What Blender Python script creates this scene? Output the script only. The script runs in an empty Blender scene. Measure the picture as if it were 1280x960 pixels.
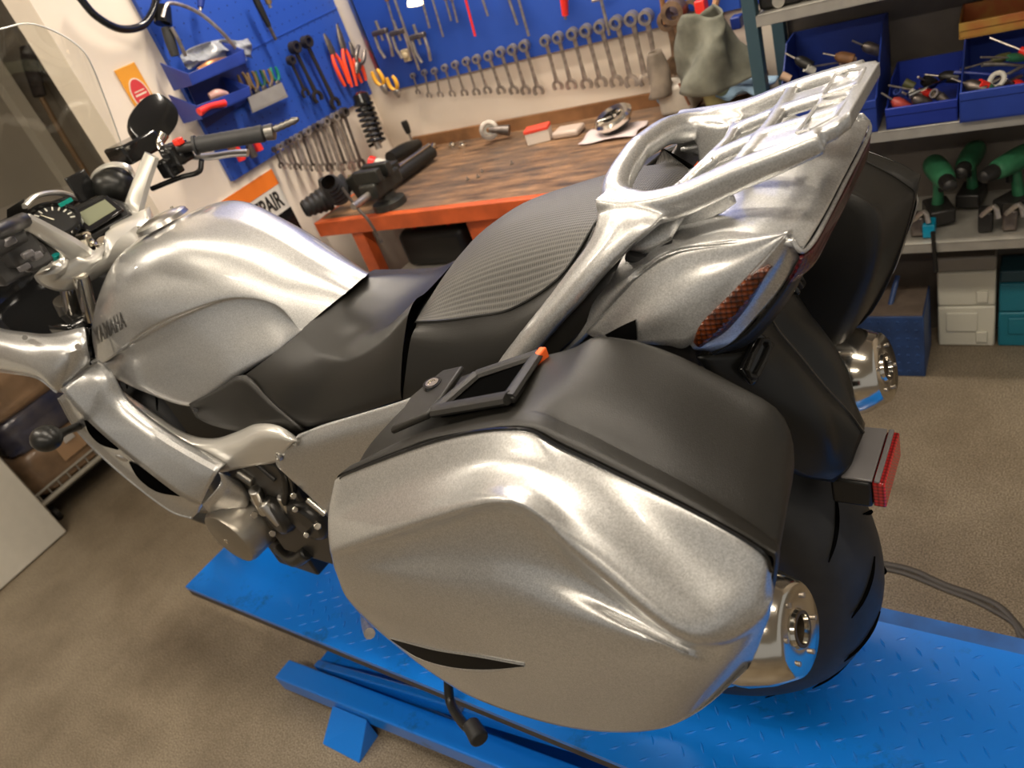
import bpy, bmesh, math, random
from mathutils import Vector, Matrix
random.seed(7)
PI = math.pi
scene = bpy.context.scene
col = scene.collection

# ------------------------------------------------------------------ camera, world, light, exposure
F = 947.0
CAM = Vector((-.510, .728, 1.250))
AX = Vector((-0.80724035, -0.0696773, 0.58609563))   # world x, y, z axes seen from the camera (right, down, forward)
AY = Vector((-0.49960601, 0.60937895, -0.61567129))
AZ = Vector((-0.31425603, -0.78981161, -0.52672647))
cam_d = bpy.data.cameras.new('camera'); cam = bpy.data.objects.new('camera', cam_d); col.objects.link(cam)
right = Vector((AX[0], AY[0], AZ[0])); down = Vector((AX[1], AY[1], AZ[1])); fwd = Vector((AX[2], AY[2], AZ[2]))
M = Matrix(((right[0], -down[0], -fwd[0], CAM[0]), (right[1], -down[1], -fwd[1], CAM[1]), (right[2], -down[2], -fwd[2], CAM[2]), (0, 0, 0, 1)))
cam.matrix_world = M
cam_d.sensor_width = 36; cam_d.lens = 36 * F / 1280; cam_d.clip_start = .02
cam_d.dof.use_dof = True; cam_d.dof.focus_distance = .95; cam_d.dof.aperture_fstop = 6.5
scene.camera = cam
scene.view_settings.view_transform = 'Standard'; scene.view_settings.look = 'None'
scene.view_settings.gamma = 1; scene.view_settings.use_curve_mapping = False
scene.view_settings.exposure = 0.1

world = bpy.data.worlds.new('world'); scene.world = world; world.use_nodes = True
wb = world.node_tree.nodes['Background']; wb.inputs[0].default_value = (1, .95, .88, 1); wb.inputs[1].default_value = .32

def area(name, loc, rot, sx, sy, power, color=(1, .88, .7)):
    l = bpy.data.lights.new(name, 'AREA'); l.shape = 'RECTANGLE'; l.size = sx; l.size_y = sy; l.energy = power; l.color = color
    o = bpy.data.objects.new(name, l); o.location = loc; o.rotation_euler = rot; col.objects.link(o); return o
WARM = (1, .89, .75)
LIGHTS = [  # ceiling tubes: x, y, length, power
    (.75, .25, 1.3, 14), (-.55, .1, 1.3, 16), (.9, -1.25, 1.3, 34), (2.4, .6, 1.3, 14), (-.6, 1.6, 1.3, 15), (1.0, 1.7, 1.3, 15)]

# ------------------------------------------------------------------ pixel -> point helpers (image taken as 1280 x 960)
def ray(px, py):
    c = Vector(((px - 640) / F, (py - 480) / F, 1.0)); return Vector((c.dot(AX), c.dot(AY), c.dot(AZ)))
def at(px, py, y):
    d = ray(px, py); return CAM + d * ((y - CAM[1]) / d[1])
def atx(px, py, x):
    d = ray(px, py); return CAM + d * ((x - CAM[0]) / d[0])
def atz(px, py, z):
    d = ray(px, py); return CAM + d * ((z - CAM[2]) / d[2])
RA = .05
RO = Vector((0, -1.68, -.4)); RU = Vector((math.cos(RA), math.sin(RA), 0)); RV = Vector((-math.sin(RA), math.cos(RA), 0))
def rm(u, v, z): return RO + RU * u + RV * v + Vector((0, 0, z))
def rloc(p): q = p - RO; return Vector((q.dot(RU), q.dot(RV), q[2]))
def rb(px, py, v):
    d = ray(px, py); o = CAM - RO; return rloc(CAM + d * ((v - o.dot(RV)) / d.dot(RV)))
def rs(px, py, u):
    d = ray(px, py); o = CAM - RO; return rloc(CAM + d * ((u - o.dot(RU)) / d.dot(RU)))
def rf(px, py, z):
    d = ray(px, py); o = CAM - RO; return rloc(CAM + d * ((z - o[2]) / d[2]))

# ------------------------------------------------------------------ materials
MATS = {}
def nt(name):
    m = bpy.data.materials.new(name); m.use_nodes = True; return m, m.node_tree, m.node_tree.nodes['Principled BSDF']
def mat(name, c, rough=.5, metal=0, coat=0, noise=0, nscale=20, bump=0, bscale=200, trans=0, emit=0, c2=None, ior=1.5, alpha=1, spec=.5, detail=4, coatr=.05):
    if name in MATS: return MATS[name]
    m, t, b = nt(name)
    b.inputs['Base Color'].default_value = (*c, 1); b.inputs['Roughness'].default_value = rough; b.inputs['Metallic'].default_value = metal
    b.inputs['Coat Weight'].default_value = coat; b.inputs['Coat Roughness'].default_value = coatr
    b.inputs['Transmission Weight'].default_value = trans; b.inputs['IOR'].default_value = ior; b.inputs['Alpha'].default_value = alpha
    b.inputs['Specular IOR Level'].default_value = spec
    if emit: b.inputs['Emission Color'].default_value = (*c, 1); b.inputs['Emission Strength'].default_value = emit
    tc = t.nodes.new('ShaderNodeTexCoord')
    if noise or c2:
        n = t.nodes.new('ShaderNodeTexNoise'); n.inputs['Scale'].default_value = nscale; n.inputs['Detail'].default_value = detail
        t.links.new(tc.outputs['Object'], n.inputs['Vector'])
        r = t.nodes.new('ShaderNodeValToRGB'); r.color_ramp.elements[0].position = .35; r.color_ramp.elements[1].position = .65
        d = c2 if c2 else tuple(x * (1 - noise) for x in c)
        r.color_ramp.elements[0].color = (*d, 1); r.color_ramp.elements[1].color = (*c, 1)
        t.links.new(n.outputs['Fac'], r.inputs['Fac']); t.links.new(r.outputs['Color'], b.inputs['Base Color'])
    if bump:
        n = t.nodes.new('ShaderNodeTexNoise'); n.inputs['Scale'].default_value = bscale; n.inputs['Detail'].default_value = 3
        t.links.new(tc.outputs['Object'], n.inputs['Vector'])
        bn = t.nodes.new('ShaderNodeBump'); bn.inputs['Strength'].default_value = bump; bn.inputs['Distance'].default_value = .002
        t.links.new(n.outputs['Fac'], bn.inputs['Height']); t.links.new(bn.outputs['Normal'], b.inputs['Normal'])
    MATS[name] = m; return m

def silver_paint():
    m, t, b = nt('silver_paint')
    b.inputs['Metallic'].default_value = .8; b.inputs['Roughness'].default_value = .37
    b.inputs['Coat Weight'].default_value = .9; b.inputs['Coat Roughness'].default_value = .03
    tc = t.nodes.new('ShaderNodeTexCoord')
    v = t.nodes.new('ShaderNodeTexVoronoi'); v.inputs['Scale'].default_value = 900
    t.links.new(tc.outputs['Object'], v.inputs['Vector'])
    r = t.nodes.new('ShaderNodeValToRGB'); r.color_ramp.elements[0].color = (.40, .40, .39, 1); r.color_ramp.elements[1].color = (.67, .668, .655, 1)
    t.links.new(v.outputs['Color'], r.inputs['Fac']); t.links.new(r.outputs['Color'], b.inputs['Base Color'])
    MATS['silver'] = m; return m
silver = silver_paint()
def seat_vinyl():
    m, t, b = nt('seat_vinyl'); b.inputs['Base Color'].default_value = (.014, .013, .011, 1); b.inputs['Roughness'].default_value = .38; b.inputs['Specular IOR Level'].default_value = .42
    tc = t.nodes.new('ShaderNodeTexCoord'); n = t.nodes.new('ShaderNodeTexNoise'); n.inputs['Scale'].default_value = 700
    t.links.new(tc.outputs['Object'], n.inputs['Vector'])
    bn = t.nodes.new('ShaderNodeBump'); bn.inputs['Strength'].default_value = .18; bn.inputs['Distance'].default_value = .001
    t.links.new(n.outputs['Fac'], bn.inputs['Height']); t.links.new(bn.outputs['Normal'], b.inputs['Normal'])
    MATS['vinyl'] = m; return m
vinyl = seat_vinyl()
def seat_dimple():
    m, t, b = nt('seat_dimpled_vinyl'); b.inputs['Roughness'].default_value = .5
    tc = t.nodes.new('ShaderNodeTexCoord'); mp = t.nodes.new('ShaderNodeMapping'); mp.inputs['Scale'].default_value = (330, 210, 0)
    mp.inputs['Rotation'].default_value = (0, 0, 0)
    t.links.new(tc.outputs['Object'], mp.inputs['Vector'])
    v = t.nodes.new('ShaderNodeTexVoronoi'); v.voronoi_dimensions = '2D'; v.inputs['Scale'].default_value = 1; v.inputs['Randomness'].default_value = 0
    sx = t.nodes.new('ShaderNodeSeparateXYZ'); t.links.new(mp.outputs['Vector'], sx.inputs[0])
    t.links.new(mp.outputs['Vector'], v.inputs['Vector'])
    r = t.nodes.new('ShaderNodeValToRGB'); r.color_ramp.elements[0].position = .15; r.color_ramp.elements[1].position = .45
    r.color_ramp.elements[0].color = (.02, .019, .017, 1); r.color_ramp.elements[1].color = (.085, .081, .073, 1)
    t.links.new(v.outputs['Distance'], r.inputs['Fac']); t.links.new(r.outputs['Color'], b.inputs['Base Color'])
    bn = t.nodes.new('ShaderNodeBump'); bn.inputs['Strength'].default_value = .6; bn.inputs['Distance'].default_value = .0015
    t.links.new(v.outputs['Distance'], bn.inputs['Height']); t.links.new(bn.outputs['Normal'], b.inputs['Normal'])
    MATS['dimple'] = m; return m
dimple = seat_dimple()
black = mat('black_plastic', (.013, .012, .010), .42, bump=.2, bscale=900, spec=.38)
black_s = mat('smooth_black_plastic', (.010, .010, .009), .34, bump=.05, bscale=600, spec=.35)
gloss = mat('gloss_black', (.01, .01, .01), .12)
rubber = mat('tyre_rubber', (.022, .022, .022), .55, noise=.3, nscale=30)
chrome = mat('polished_steel', (.72, .68, .6), .14, 1)
alloy = mat('cast_alloy', (.62, .6, .56), .3, 1)
alloy_d = mat('dark_cast_alloy', (.2, .19, .17), .35, .9)
frame_m = mat('frame_paint', (.62, .6, .55), .3, .55, coat=.5)
engine_m = mat('engine_paint', (.012, .011, .010), .5, .3)
steel = mat('tool_steel', (.48, .43, .38), .32, .75, noise=.35, nscale=60)
steel_d = mat('worn_tool_steel', (.2, .17, .15), .4, .8, noise=.4, nscale=50)
orange_m = mat('orange_painted_steel', (.62, .11, .025), .45, noise=.35, nscale=9)
white_p = mat('white_plastic', (.62, .6, .53), .5, noise=.08, nscale=8)
red_p = mat('red_plastic', (.75, .03, .02), .35)
blue_bin = mat('blue_plastic', (.018, .045, .27), .4, noise=.25, nscale=8)
grey_st = mat('grey_shelf_steel', (.42, .4, .35), .4, .4, noise=.15, nscale=20)
green_p = mat('green_tool_plastic', (.03, .15, .07), .4, noise=.3, nscale=30)
yellow_p = mat('yellow_plastic', (.75, .38, .03), .4)
rag_m = mat('grey_green_cloth', (.17, .17, .13), .9, noise=.4, nscale=18, bump=.5, bscale=60)
bluecloth = mat('light_blue_cloth', (.3, .45, .6), .8, noise=.3, nscale=30)
wood_l = mat('brown_wood', (.28, .13, .05), .6, noise=.4, nscale=12)
dark = mat('dark_metal', (.03, .028, .026), .4, .5)

# ------------------------------------------------------------------ object helpers
def tag(o, label=None, cat=None, group=None, kind=None):
    if label: o['label'] = label
    if cat: o['category'] = cat
    if group: o['group'] = group
    if kind: o['kind'] = kind
    return o
def thing(name, label, cat, loc=(0, 0, 0), rz=0, group=None):
    o = bpy.data.objects.new(name, None); col.objects.link(o); o.location = loc; o.rotation_euler = (0, 0, rz)
    o.empty_display_size = .05
    return tag(o, label, cat, group)
def copy_tree(o, parent=None):
    c = o.copy(); col.objects.link(c); c.parent = parent
    for ch in list(o.children): copy_tree(ch, c)
    return c
def frame_of(d, up=Vector((0, 0, 1))):
    d = d.normalized()
    if abs(d.dot(up)) > .98: up = Vector((1, 0, 0)) if abs(d[0]) < .9 else Vector((0, 1, 0))
    s = d.cross(up).normalized(); return s, s.cross(d).normalized()
def crs(P, n, closed=False):
    """Catmull-Rom resample of a list of Vectors"""
    P = [Vector(p) for p in P]; N = len(P); out = []
    if n <= 1: return P
    rng = N if closed else N - 1
    for i in range(rng):
        if closed: a, b, c, d = P[(i - 1) % N], P[i], P[(i + 1) % N], P[(i + 2) % N]
        else: a, b, c, d = P[max(i - 1, 0)], P[i], P[i + 1], P[min(i + 2, N - 1)]
        if not closed and i == 0: a = b + (b - c)
        if not closed and i == N - 2: d = c + (c - b)
        for k in range(n):
            t = k / n
            out.append(.5 * ((2 * b) + (c - a) * t + (2 * a - 5 * b + 4 * c - d) * t * t + (3 * b - a - 3 * c + d) * t ** 3))
    if not closed: out.append(P[-1])
    return out
TWINS = []
class MB:
    def __init__(s): s.v = []; s.f = []
    def add(s, vs, fs):
        o = len(s.v); s.v += [Vector(v) for v in vs]; s.f += [tuple(i + o for i in f) for f in fs]; return s
    def box(s, c, d, rot=None):
        c = Vector(c); h = Vector(d) / 2
        vs = [Vector((x * h[0], y * h[1], z * h[2])) for x in (-1, 1) for y in (-1, 1) for z in (-1, 1)]
        if rot is not None: vs = [rot @ v for v in vs]
        return s.add([c + v for v in vs], [(0, 1, 3, 2), (4, 6, 7, 5), (0, 4, 5, 1), (2, 3, 7, 6), (0, 2, 6, 4), (1, 5, 7, 3)])
    def box2(s, a, b):
        return s.box([(a[i] + b[i]) / 2 for i in range(3)], [abs(a[i] - b[i]) for i in range(3)])
    def rings(s, rings, closed=True, cap=True):
        n = len(rings[0]); o = len(s.v)
        for r in rings: s.v += [Vector(p) for p in r]
        for i in range(len(rings) - 1):
            for k in range(n if closed else n - 1):
                a = o + i * n + k; b = o + i * n + (k + 1) % n
                s.f.append((a, b, b + n, a + n))
        if cap and closed:
            s.f.append(tuple(o + k for k in reversed(range(n)))); L = o + (len(rings) - 1) * n; s.f.append(tuple(L + k for k in range(n)))
        return s
    def cyl(s, p0, p1, r0, r1=None, n=16, cap=True):
        r1 = r0 if r1 is None else r1; p0 = Vector(p0); p1 = Vector(p1); a, b = frame_of(p1 - p0)
        R = [[p + (a * math.cos(t) + b * math.sin(t)) * r for t in [2 * PI * k / n for k in range(n)]] for p, r in ((p0, r0), (p1, r1))]
        return s.rings(R, True, cap)
    def lathe(s, p0, axis, prof, n=24, cap=False):
        """prof: list of (distance along axis, radius)"""
        p0 = Vector(p0); axis = Vector(axis).normalized(); a, b = frame_of(axis)
        R = [[p0 + axis * h + (a * math.cos(t) + b * math.sin(t)) * max(r, 1e-4) for t in [2 * PI * k / n for k in range(n)]] for h, r in prof]
        return s.rings(R, True, cap)
    def tube(s, pts, r, n=10, sub=6, cap=True, flat=None, up=None):
        """swept tube; r number or list per control point; flat=(a,b) multiplies the two half axes"""
        pts = [Vector(p) for p in pts]
        rl = r if isinstance(r, (list, tuple)) else [r] * len(pts)
        P = crs(pts, sub); Rr = [v[0] for v in crs([Vector((x, 0, 0)) for x in rl], sub)]
        rings = []; prev = None
        for i, p in enumerate(P):
            d = (P[min(i + 1, len(P) - 1)] - P[max(i - 1, 0)]).normalized()
            if prev is None: a, b = frame_of(d, up or Vector((0, 0, 1)))
            else:
                a = (prev - d * prev.dot(d))
                a = a.normalized(); b = a.cross(d)
            prev = a; fx, fy = flat or (1, 1)
            rings.append([p + a * math.cos(t) * Rr[i] * fx + b * math.sin(t) * Rr[i] * fy for t in [2 * PI * k / n for k in range(n)]])
        return s.rings(rings, True, cap)
    def prism(s, outline, offset):
        n = len(outline); o = len(s.v); off = Vector(offset)
        s.v += [Vector(p) for p in outline] + [Vector(p) + off for p in outline]
        s.f.append(tuple(o + k for k in range(n))); s.f.append(tuple(o + n + k for k in reversed(range(n))))
        for k in range(n): s.f.append((o + k, o + n + k, o + n + (k + 1) % n, o + (k + 1) % n))
        return s
    def torus(s, c, axis, R, r, n=32, m=10, a0=0, a1=2 * PI):
        c = Vector(c); axis = Vector(axis).normalized(); a, b = frame_of(axis); full = abs(a1 - a0 - 2 * PI) < 1e-6
        ts = [a0 + (a1 - a0) * k / n for k in range(n + (1 if full else 1))]
        rings = []
        for t in ts:
            d = a * math.cos(t) + b * math.sin(t)
            rings.append([c + d * R + (d * math.cos(q) + axis * math.sin(q)) * r for q in [2 * PI * k / m for k in range(m)]])
        return s.rings(rings, True, not full)
    def ball(s, c, r, n=16, m=10, sc=(1, 1, 1)):
        c = Vector(c); R = []
        for i in range(m + 1):
            p = PI * i / m; R.append([c + Vector((sc[0] * r * math.sin(p) * math.cos(2 * PI * k / n), sc[1] * r * math.sin(p) * math.sin(2 * PI * k / n), sc[2] * r * math.cos(p))) for k in range(n)])
        return s.rings(R, True, False)
    def grid(s, rows, nu=6, nv=6, cu=False, cv=False):
        """rows of control points -> smooth surface; nu along a row, nv across rows"""
        R = [crs(r, nu, cu) for r in rows]
        C = [crs([r[k] for r in R], nv, cv) for k in range(len(R[0]))]
        rings = [[C[k][j] for k in range(len(C))] for j in range(len(C[0]))]
        if cv: rings.append(rings[0])
        return s.rings(rings, cu, False)
    def build(s, name, m, parent=None, bevel=0, thick=0, smooth=40, seg=2, off=-1, mirror=False, weld=True, sub=0):
        me = bpy.data.meshes.new(name); me.from_pydata([tuple(v) for v in s.v], [], s.f); me.update()
        bm = bmesh.new(); bm.from_mesh(me)
        if weld: bmesh.ops.remove_doubles(bm, verts=bm.verts, dist=1e-5)
        bmesh.ops.recalc_face_normals(bm, faces=bm.faces); bm.to_mesh(me); bm.free()
        me.materials.append(m)
        for p in me.polygons: p.use_smooth = bool(smooth)
        if smooth: me.set_sharp_from_angle(angle=math.radians(smooth))
        o = bpy.data.objects.new(name, me); col.objects.link(o); o.parent = parent
        if mirror and min(abs(v[1]) for v in s.v) > .002:
            m2 = me.copy(); m2.transform(Matrix.Diagonal((1, -1, 1, 1))); m2.flip_normals(); o2 = bpy.data.objects.new(name, m2); col.objects.link(o2); o2.parent = parent
            if thick: md = o2.modifiers.new('thick', 'SOLIDIFY'); md.thickness = thick; md.offset = off
            TWINS.append((o, o2)); mirror = False
        if mirror:
            md = o.modifiers.new('mirror', 'MIRROR'); md.use_axis = (False, True, False); md.merge_threshold = .0005
        if sub:
            md = o.modifiers.new('sub', 'SUBSURF'); md.levels = sub; md.render_levels = sub
        if thick:
            md = o.modifiers.new('thick', 'SOLIDIFY'); md.thickness = thick; md.offset = off
        if bevel:
            md = o.modifiers.new('bevel', 'BEVEL'); md.width = bevel; md.segments = seg; md.limit_method = 'ANGLE'; md.angle_limit = math.radians(35); md.harden_normals = False
        return o
def mod_bevel(o, w, seg=2): 
    md = o.modifiers.new('bevel', 'BEVEL'); md.width = w; md.segments = seg; md.limit_method = 'ANGLE'; md.angle_limit = math.radians(30)
def text(name, body, size, m, loc, xdir, ydir, parent=None, extrude=.0006, bold=0, space=1, sx=1):
    cu = bpy.data.curves.new(name, 'FONT'); cu.body = body; cu.size = size; cu.extrude = extrude; cu.offset = bold; cu.space_character = space
    cu.align_x = 'CENTER'; cu.align_y = 'CENTER'
    tmp = bpy.data.objects.new(name, cu); col.objects.link(tmp)
    dg = bpy.context.evaluated_depsgraph_get(); me = bpy.data.meshes.new_from_object(tmp.evaluated_get(dg)); bpy.data.objects.remove(tmp)
    x = Vector(xdir).normalized(); y = Vector(ydir); y = (y - x * y.dot(x)).normalized(); z = x.cross(y)
    R = Matrix(((x[0] * sx, y[0], z[0], loc[0]), (x[1] * sx, y[1], z[1], loc[1]), (x[2] * sx, y[2], z[2], loc[2]), (0, 0, 0, 1)))
    me.transform(R); me.materials.clear(); me.materials.append(m)
    o = bpy.data.objects.new(name, me); col.objects.link(o); o.parent = parent; return o
def P(*a):
    """control point: (px,py,y) when it is a pixel with its lateral y, else a world point"""
    return at(*a) if abs(a[0]) > 5 or abs(a[1]) > 5 else Vector(a)

# ------------------------------------------------------------------ setting
def floor_mat():
    m, t, b = nt('speckled_floor'); b.inputs['Roughness'].default_value = .42
    tc = t.nodes.new('ShaderNodeTexCoord')
    n = t.nodes.new('ShaderNodeTexNoise'); n.inputs['Scale'].default_value = 260; n.inputs['Detail'].default_value = 3
    n2 = t.nodes.new('ShaderNodeTexNoise'); n2.inputs['Scale'].default_value = 2.6; n2.inputs['Detail'].default_value = 5; n2.inputs['Roughness'].default_value = .65
    for k in (n, n2): t.links.new(tc.outputs['Object'], k.inputs['Vector'])
    r = t.nodes.new('ShaderNodeValToRGB'); r.color_ramp.elements[0].position = .38; r.color_ramp.elements[1].position = .64
    r.color_ramp.elements[0].color = (.13, .10, .065, 1); r.color_ramp.elements[1].color = (.36, .30, .215, 1)
    t.links.new(n.outputs['Fac'], r.inputs['Fac'])
    r2 = t.nodes.new('ShaderNodeValToRGB'); r2.color_ramp.elements[0].position = .3; r2.color_ramp.elements[1].position = .62
    r2.color_ramp.elements[0].color = (.5, .46, .42, 1); r2.color_ramp.elements[1].color = (1, 1, 1, 1)
    t.links.new(n2.outputs['Fac'], r2.inputs['Fac'])
    x = t.nodes.new('ShaderNodeMix'); x.data_type = 'RGBA'; x.blend_type = 'MULTIPLY'; x.inputs['Factor'].default_value = .8
    t.links.new(r.outputs['Color'], x.inputs['A']); t.links.new(r2.outputs['Color'], x.inputs['B']); t.links.new(x.outputs['Result'], b.inputs['Base Color'])
    bn = t.nodes.new('ShaderNodeBump'); bn.inputs['Strength'].default_value = .25; bn.inputs['Distance'].default_value = .001
    t.links.new(n.outputs['Fac'], bn.inputs['Height']); t.links.new(bn.outputs['Normal'], b.inputs['Normal'])
    return m
def peg_mat():
    m, t, b = nt('blue_pegboard'); b.inputs['Roughness'].default_value = .5
    tc = t.nodes.new('ShaderNodeTexCoord')
    v = t.nodes.new('ShaderNodeTexVoronoi'); v.inputs['Scale'].default_value = 26; v.inputs['Randomness'].default_value = 0
    t.links.new(tc.outputs['Object'], v.inputs['Vector'])
    r = t.nodes.new('ShaderNodeValToRGB'); r.color_ramp.interpolation = 'CONSTANT'
    r.color_ramp.elements[0].color = (.004, .01, .08, 1); r.color_ramp.elements[1].position = .13; r.color_ramp.elements[1].color = (.015, .065, .36, 1)
    t.links.new(v.outputs['Distance'], r.inputs['Fac']); t.links.new(r.outputs['Color'], b.inputs['Base Color']); return m
def bench_mat():
    m, t, b = nt('worn_bench_wood'); b.inputs['Roughness'].default_value = .5
    tc = t.nodes.new('ShaderNodeTexCoord'); mp = t.nodes.new('ShaderNodeMapping'); mp.inputs['Scale'].default_value = (1.5, 8, 1)
    t.links.new(tc.outputs['Object'], mp.inputs['Vector'])
    n = t.nodes.new('ShaderNodeTexNoise'); n.inputs['Scale'].default_value = 3.2; n.inputs['Detail'].default_value = 7; n.inputs['Roughness'].default_value = .7
    t.links.new(mp.outputs['Vector'], n.inputs['Vector'])
    r = t.nodes.new('ShaderNodeValToRGB'); e = r.color_ramp.elements
    e[0].position = .36; e[0].color = (.05, .028, .017, 1); e[1].position = .66; e[1].color = (.34, .19, .095, 1)
    t.links.new(n.outputs['Fac'], r.inputs['Fac'])
    n2 = t.nodes.new('ShaderNodeTexNoise'); n2.inputs['Scale'].default_value = 5; n2.inputs['Detail'].default_value = 6; n2.inputs['Roughness'].default_value = .6
    t.links.new(tc.outputs['Object'], n2.inputs['Vector'])
    r2 = t.nodes.new('ShaderNodeValToRGB'); r2.color_ramp.elements[0].position = .42; r2.color_ramp.elements[1].position = .6
    r2.color_ramp.elements[0].color = (.09, .08, .072, 1); r2.color_ramp.elements[1].color = (.5, .5, .5, 1)
    t.links.new(n2.outputs['Fac'], r2.inputs['Fac'])
    x = t.nodes.new('ShaderNodeMix'); x.data_type = 'RGBA'; x.blend_type = 'MIX'; x.inputs['B'].default_value = (.075, .062, .052, 1)
    inv = t.nodes.new('ShaderNodeMath'); inv.operation = 'MULTIPLY_ADD'; inv.inputs[1].default_value = -1.6; inv.inputs[2].default_value = .6; inv.use_clamp = True
    t.links.new(r2.outputs['Color'], inv.inputs[0]); t.links.new(inv.outputs[0], x.inputs['Factor'])
    t.links.new(r.outputs['Color'], x.inputs['A']); t.links.new(x.outputs['Result'], b.inputs['Base Color']); return m
wall_m = mat('painted_plaster_wall', (.80, .70, .58), .7, noise=.1, nscale=3, bump=.1, bscale=40)
wall_g = mat('grey_brown_wall', (.4, .36, .3), .7, noise=.12, nscale=3)
ceil_m = mat('ceiling_paint', (.62, .58, .5), .8)
def struct(mb, name, m, **k): return tag(mb.build(name, m, smooth=0, **k), kind='structure')
def rbuild(mb, name, m, u=0, v=0, z=0, parent=None, **k):
    """mesh in room axes around (u,v,z)"""
    o = mb.build(name, m, parent, **k)
    if parent is None: o.location = rm(u, v, z); o.rotation_euler = (0, 0, RA)
    return o
def rthing(name, label, cat, p, group=None): return thing(name, label, cat, rm(*p), RA, group)

struct(MB().box2((-4, -2.2, -.45), (6, 5, -.4)), 'floor', floor_mat())
struct(MB().box2((-4, -2.2, 2.15), (6, 5, 2.2)), 'ceiling', ceil_m)
o = rbuild(MB().box2((-2.6, -.12, -.02), (1.95, 0, 2.56)), 'wall_back', wall_m, smooth=0); tag(o, kind='structure')
o = rbuild(MB().box2((1.83, -.12, -.02), (1.95, 1.10, 2.56)), 'wall_side', wall_m, smooth=0); tag(o, kind='structure')
o = rbuild(MB().box2((4.0, -1.5, -.02), (4.1, 5.5, 2.56)), 'wall_far', wall_g, smooth=0); tag(o, kind='structure')
o = rbuild(MB().box2((1.95, -.12, -.02), (4.1, -.02, 2.56)), 'wall_passage', wall_g, smooth=0); tag(o, kind='structure')
tn = mat('pale_trim', (.6, .55, .46), .5)
o = rbuild(MB().box2((3.93, 1.62, 0), (3.999, 1.70, 2.4)).box2((3.93, 2.6, 0), (3.999, 2.68, 2.4)), 'trim_1', tn, smooth=0); tag(o, kind='structure')
o = rbuild(MB().box2((3.955, 1.70, 0), (3.998, 2.6, 2.3)), 'door_1', mat('brown_door', (.25, .11, .05), .5, noise=.2), smooth=0); tag(o, kind='structure')

# ------------------------------------------------------------------ ceiling tubes (fluorescent fittings)
tube_m = mat('lit_tube', (1, .87, .69), .5, emit=9)
for i, (x, y, L, pw) in enumerate(LIGHTS):
    t = thing('ceiling_light', None, 'lamp', (x, y, 2.15), 0, 'ceiling tube fittings'); t['label'] = 'long fluorescent tube fitting on the ceiling ' + ['above the fuel tank', 'behind the rear wheel', 'over the workbench', 'over the front wheel end', 'nearest the camera', 'over the left floor area'][i]
    MB().box2((-L / 2 - .02, -.06, -.05), (L / 2 + .02, .06, 0)).build('fitting', white_p, t, bevel=.006, smooth=0)
    MB().cyl((-L / 2, .03, -.07), (L / 2, .03, -.07), .014).cyl((-L / 2, -.03, -.07), (L / 2, -.03, -.07), .014).build('tube', tube_m, t)
    area('tube_light', (x, y, 2.05), (0, 0, 0), L, .10, pw, WARM)

# ------------------------------------------------------------------ lift
lift = thing('motorcycle_lift', 'blue steel scissor lift table with tread plate platform under the motorcycle', 'lift table', (0, 0, -.4))
def lift_blue():
    m, t, b = nt('blue_lift_paint'); b.inputs['Roughness'].default_value = .3; b.inputs['Coat Weight'].default_value = .3
    tc = t.nodes.new('ShaderNodeTexCoord'); n = t.nodes.new('ShaderNodeTexNoise'); n.inputs['Scale'].default_value = 7; n.inputs['Detail'].default_value = 8; n.inputs['Roughness'].default_value = .75
    t.links.new(tc.outputs['Object'], n.inputs['Vector'])
    r = t.nodes.new('ShaderNodeValToRGB'); e = r.color_ramp.elements; e[0].position = .27; e[0].color = (.006, .07, .2, 1); e[1].position = .42; e[1].color = (.003, .185, .72, 1)
    t.links.new(n.outputs['Fac'], r.inputs['Fac']); t.links.new(r.outputs['Color'], b.inputs['Base Color']); return m
lb = lift_blue()
YL, YR, XF, XR = .236, -.172, 1.39, -1.3
Z0 = .4  # platform top above the floor
mb = MB().box2((XR, YR, Z0 - .012), (XF, YL, Z0)).box2((XF - .01, -.10, Z0 - .012), (1.72, .03, Z0))
r_ = random.Random(3)
i = 0; x = XR + .03
while x < .98:
    y = YR + .025 + (.018 if i % 2 else 0)
    while y < YL - .02:
        a = math.radians(35 if (round((y - YR) / .036) + i) % 2 else -55) + r_.uniform(-.08, .08); L = .0125; w = .0032; h = .0016
        c = Vector((x, y, Z0 - .0002)); d = Vector((math.cos(a), math.sin(a), 0)) * L; s = Vector((-math.sin(a), math.cos(a), 0)) * w
        mb.add([c - d, c + s, c + d, c - s, c + Vector((0, 0, h)) - d * .5, c + Vector((0, 0, h)) + d * .5], [(0, 3, 4), (3, 5, 4), (3, 2, 5), (2, 1, 5), (1, 4, 5), (1, 0, 4)])
        y += .036
    x += .028; i += 1
mb.build('platform', lb, lift, smooth=0, weld=False)
mb = MB().add([(XR, YR, Z0), (XF, YR, Z0), (XF, YR - .026, Z0 + .006), (XR, YR - .026, Z0 + .006), (XR, YR - .028, Z0 - .04), (XF, YR - .028, Z0 - .04), (XF, YR, Z0 - .04), (XR, YR, Z0 - .04)],
              [(0, 1, 2, 3), (3, 2, 5, 4), (4, 5, 6, 7), (0, 3, 4, 7), (1, 6, 5, 2), (0, 7, 6, 1)])
mb.build('side_rim', mat('lift_blue_dark', (.006, .11, .42), .35, noise=.4, nscale=15), lift, smooth=0)
MB().box2((XR, YL - .006, Z0 - .035), (XF, YL - .001, Z0 - .012)).build('edge_flange', mat('worn_dark_edge', (.05, .045, .05), .4, .3, noise=.5, nscale=40), lift, smooth=0)
for y0 in (.09, -.16):
    mb = MB().box2((-.75, y0, 0), (1.16, y0 + .06, .05)); mb.build('base_rail', lb, lift, bevel=.006, smooth=0)
for x0 in (1.11, -.72): MB().box2((x0, -.10, .005), (x0 + .05, .09, .045)).build('cross_beam', lb, lift, bevel=.005, smooth=0)
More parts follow.
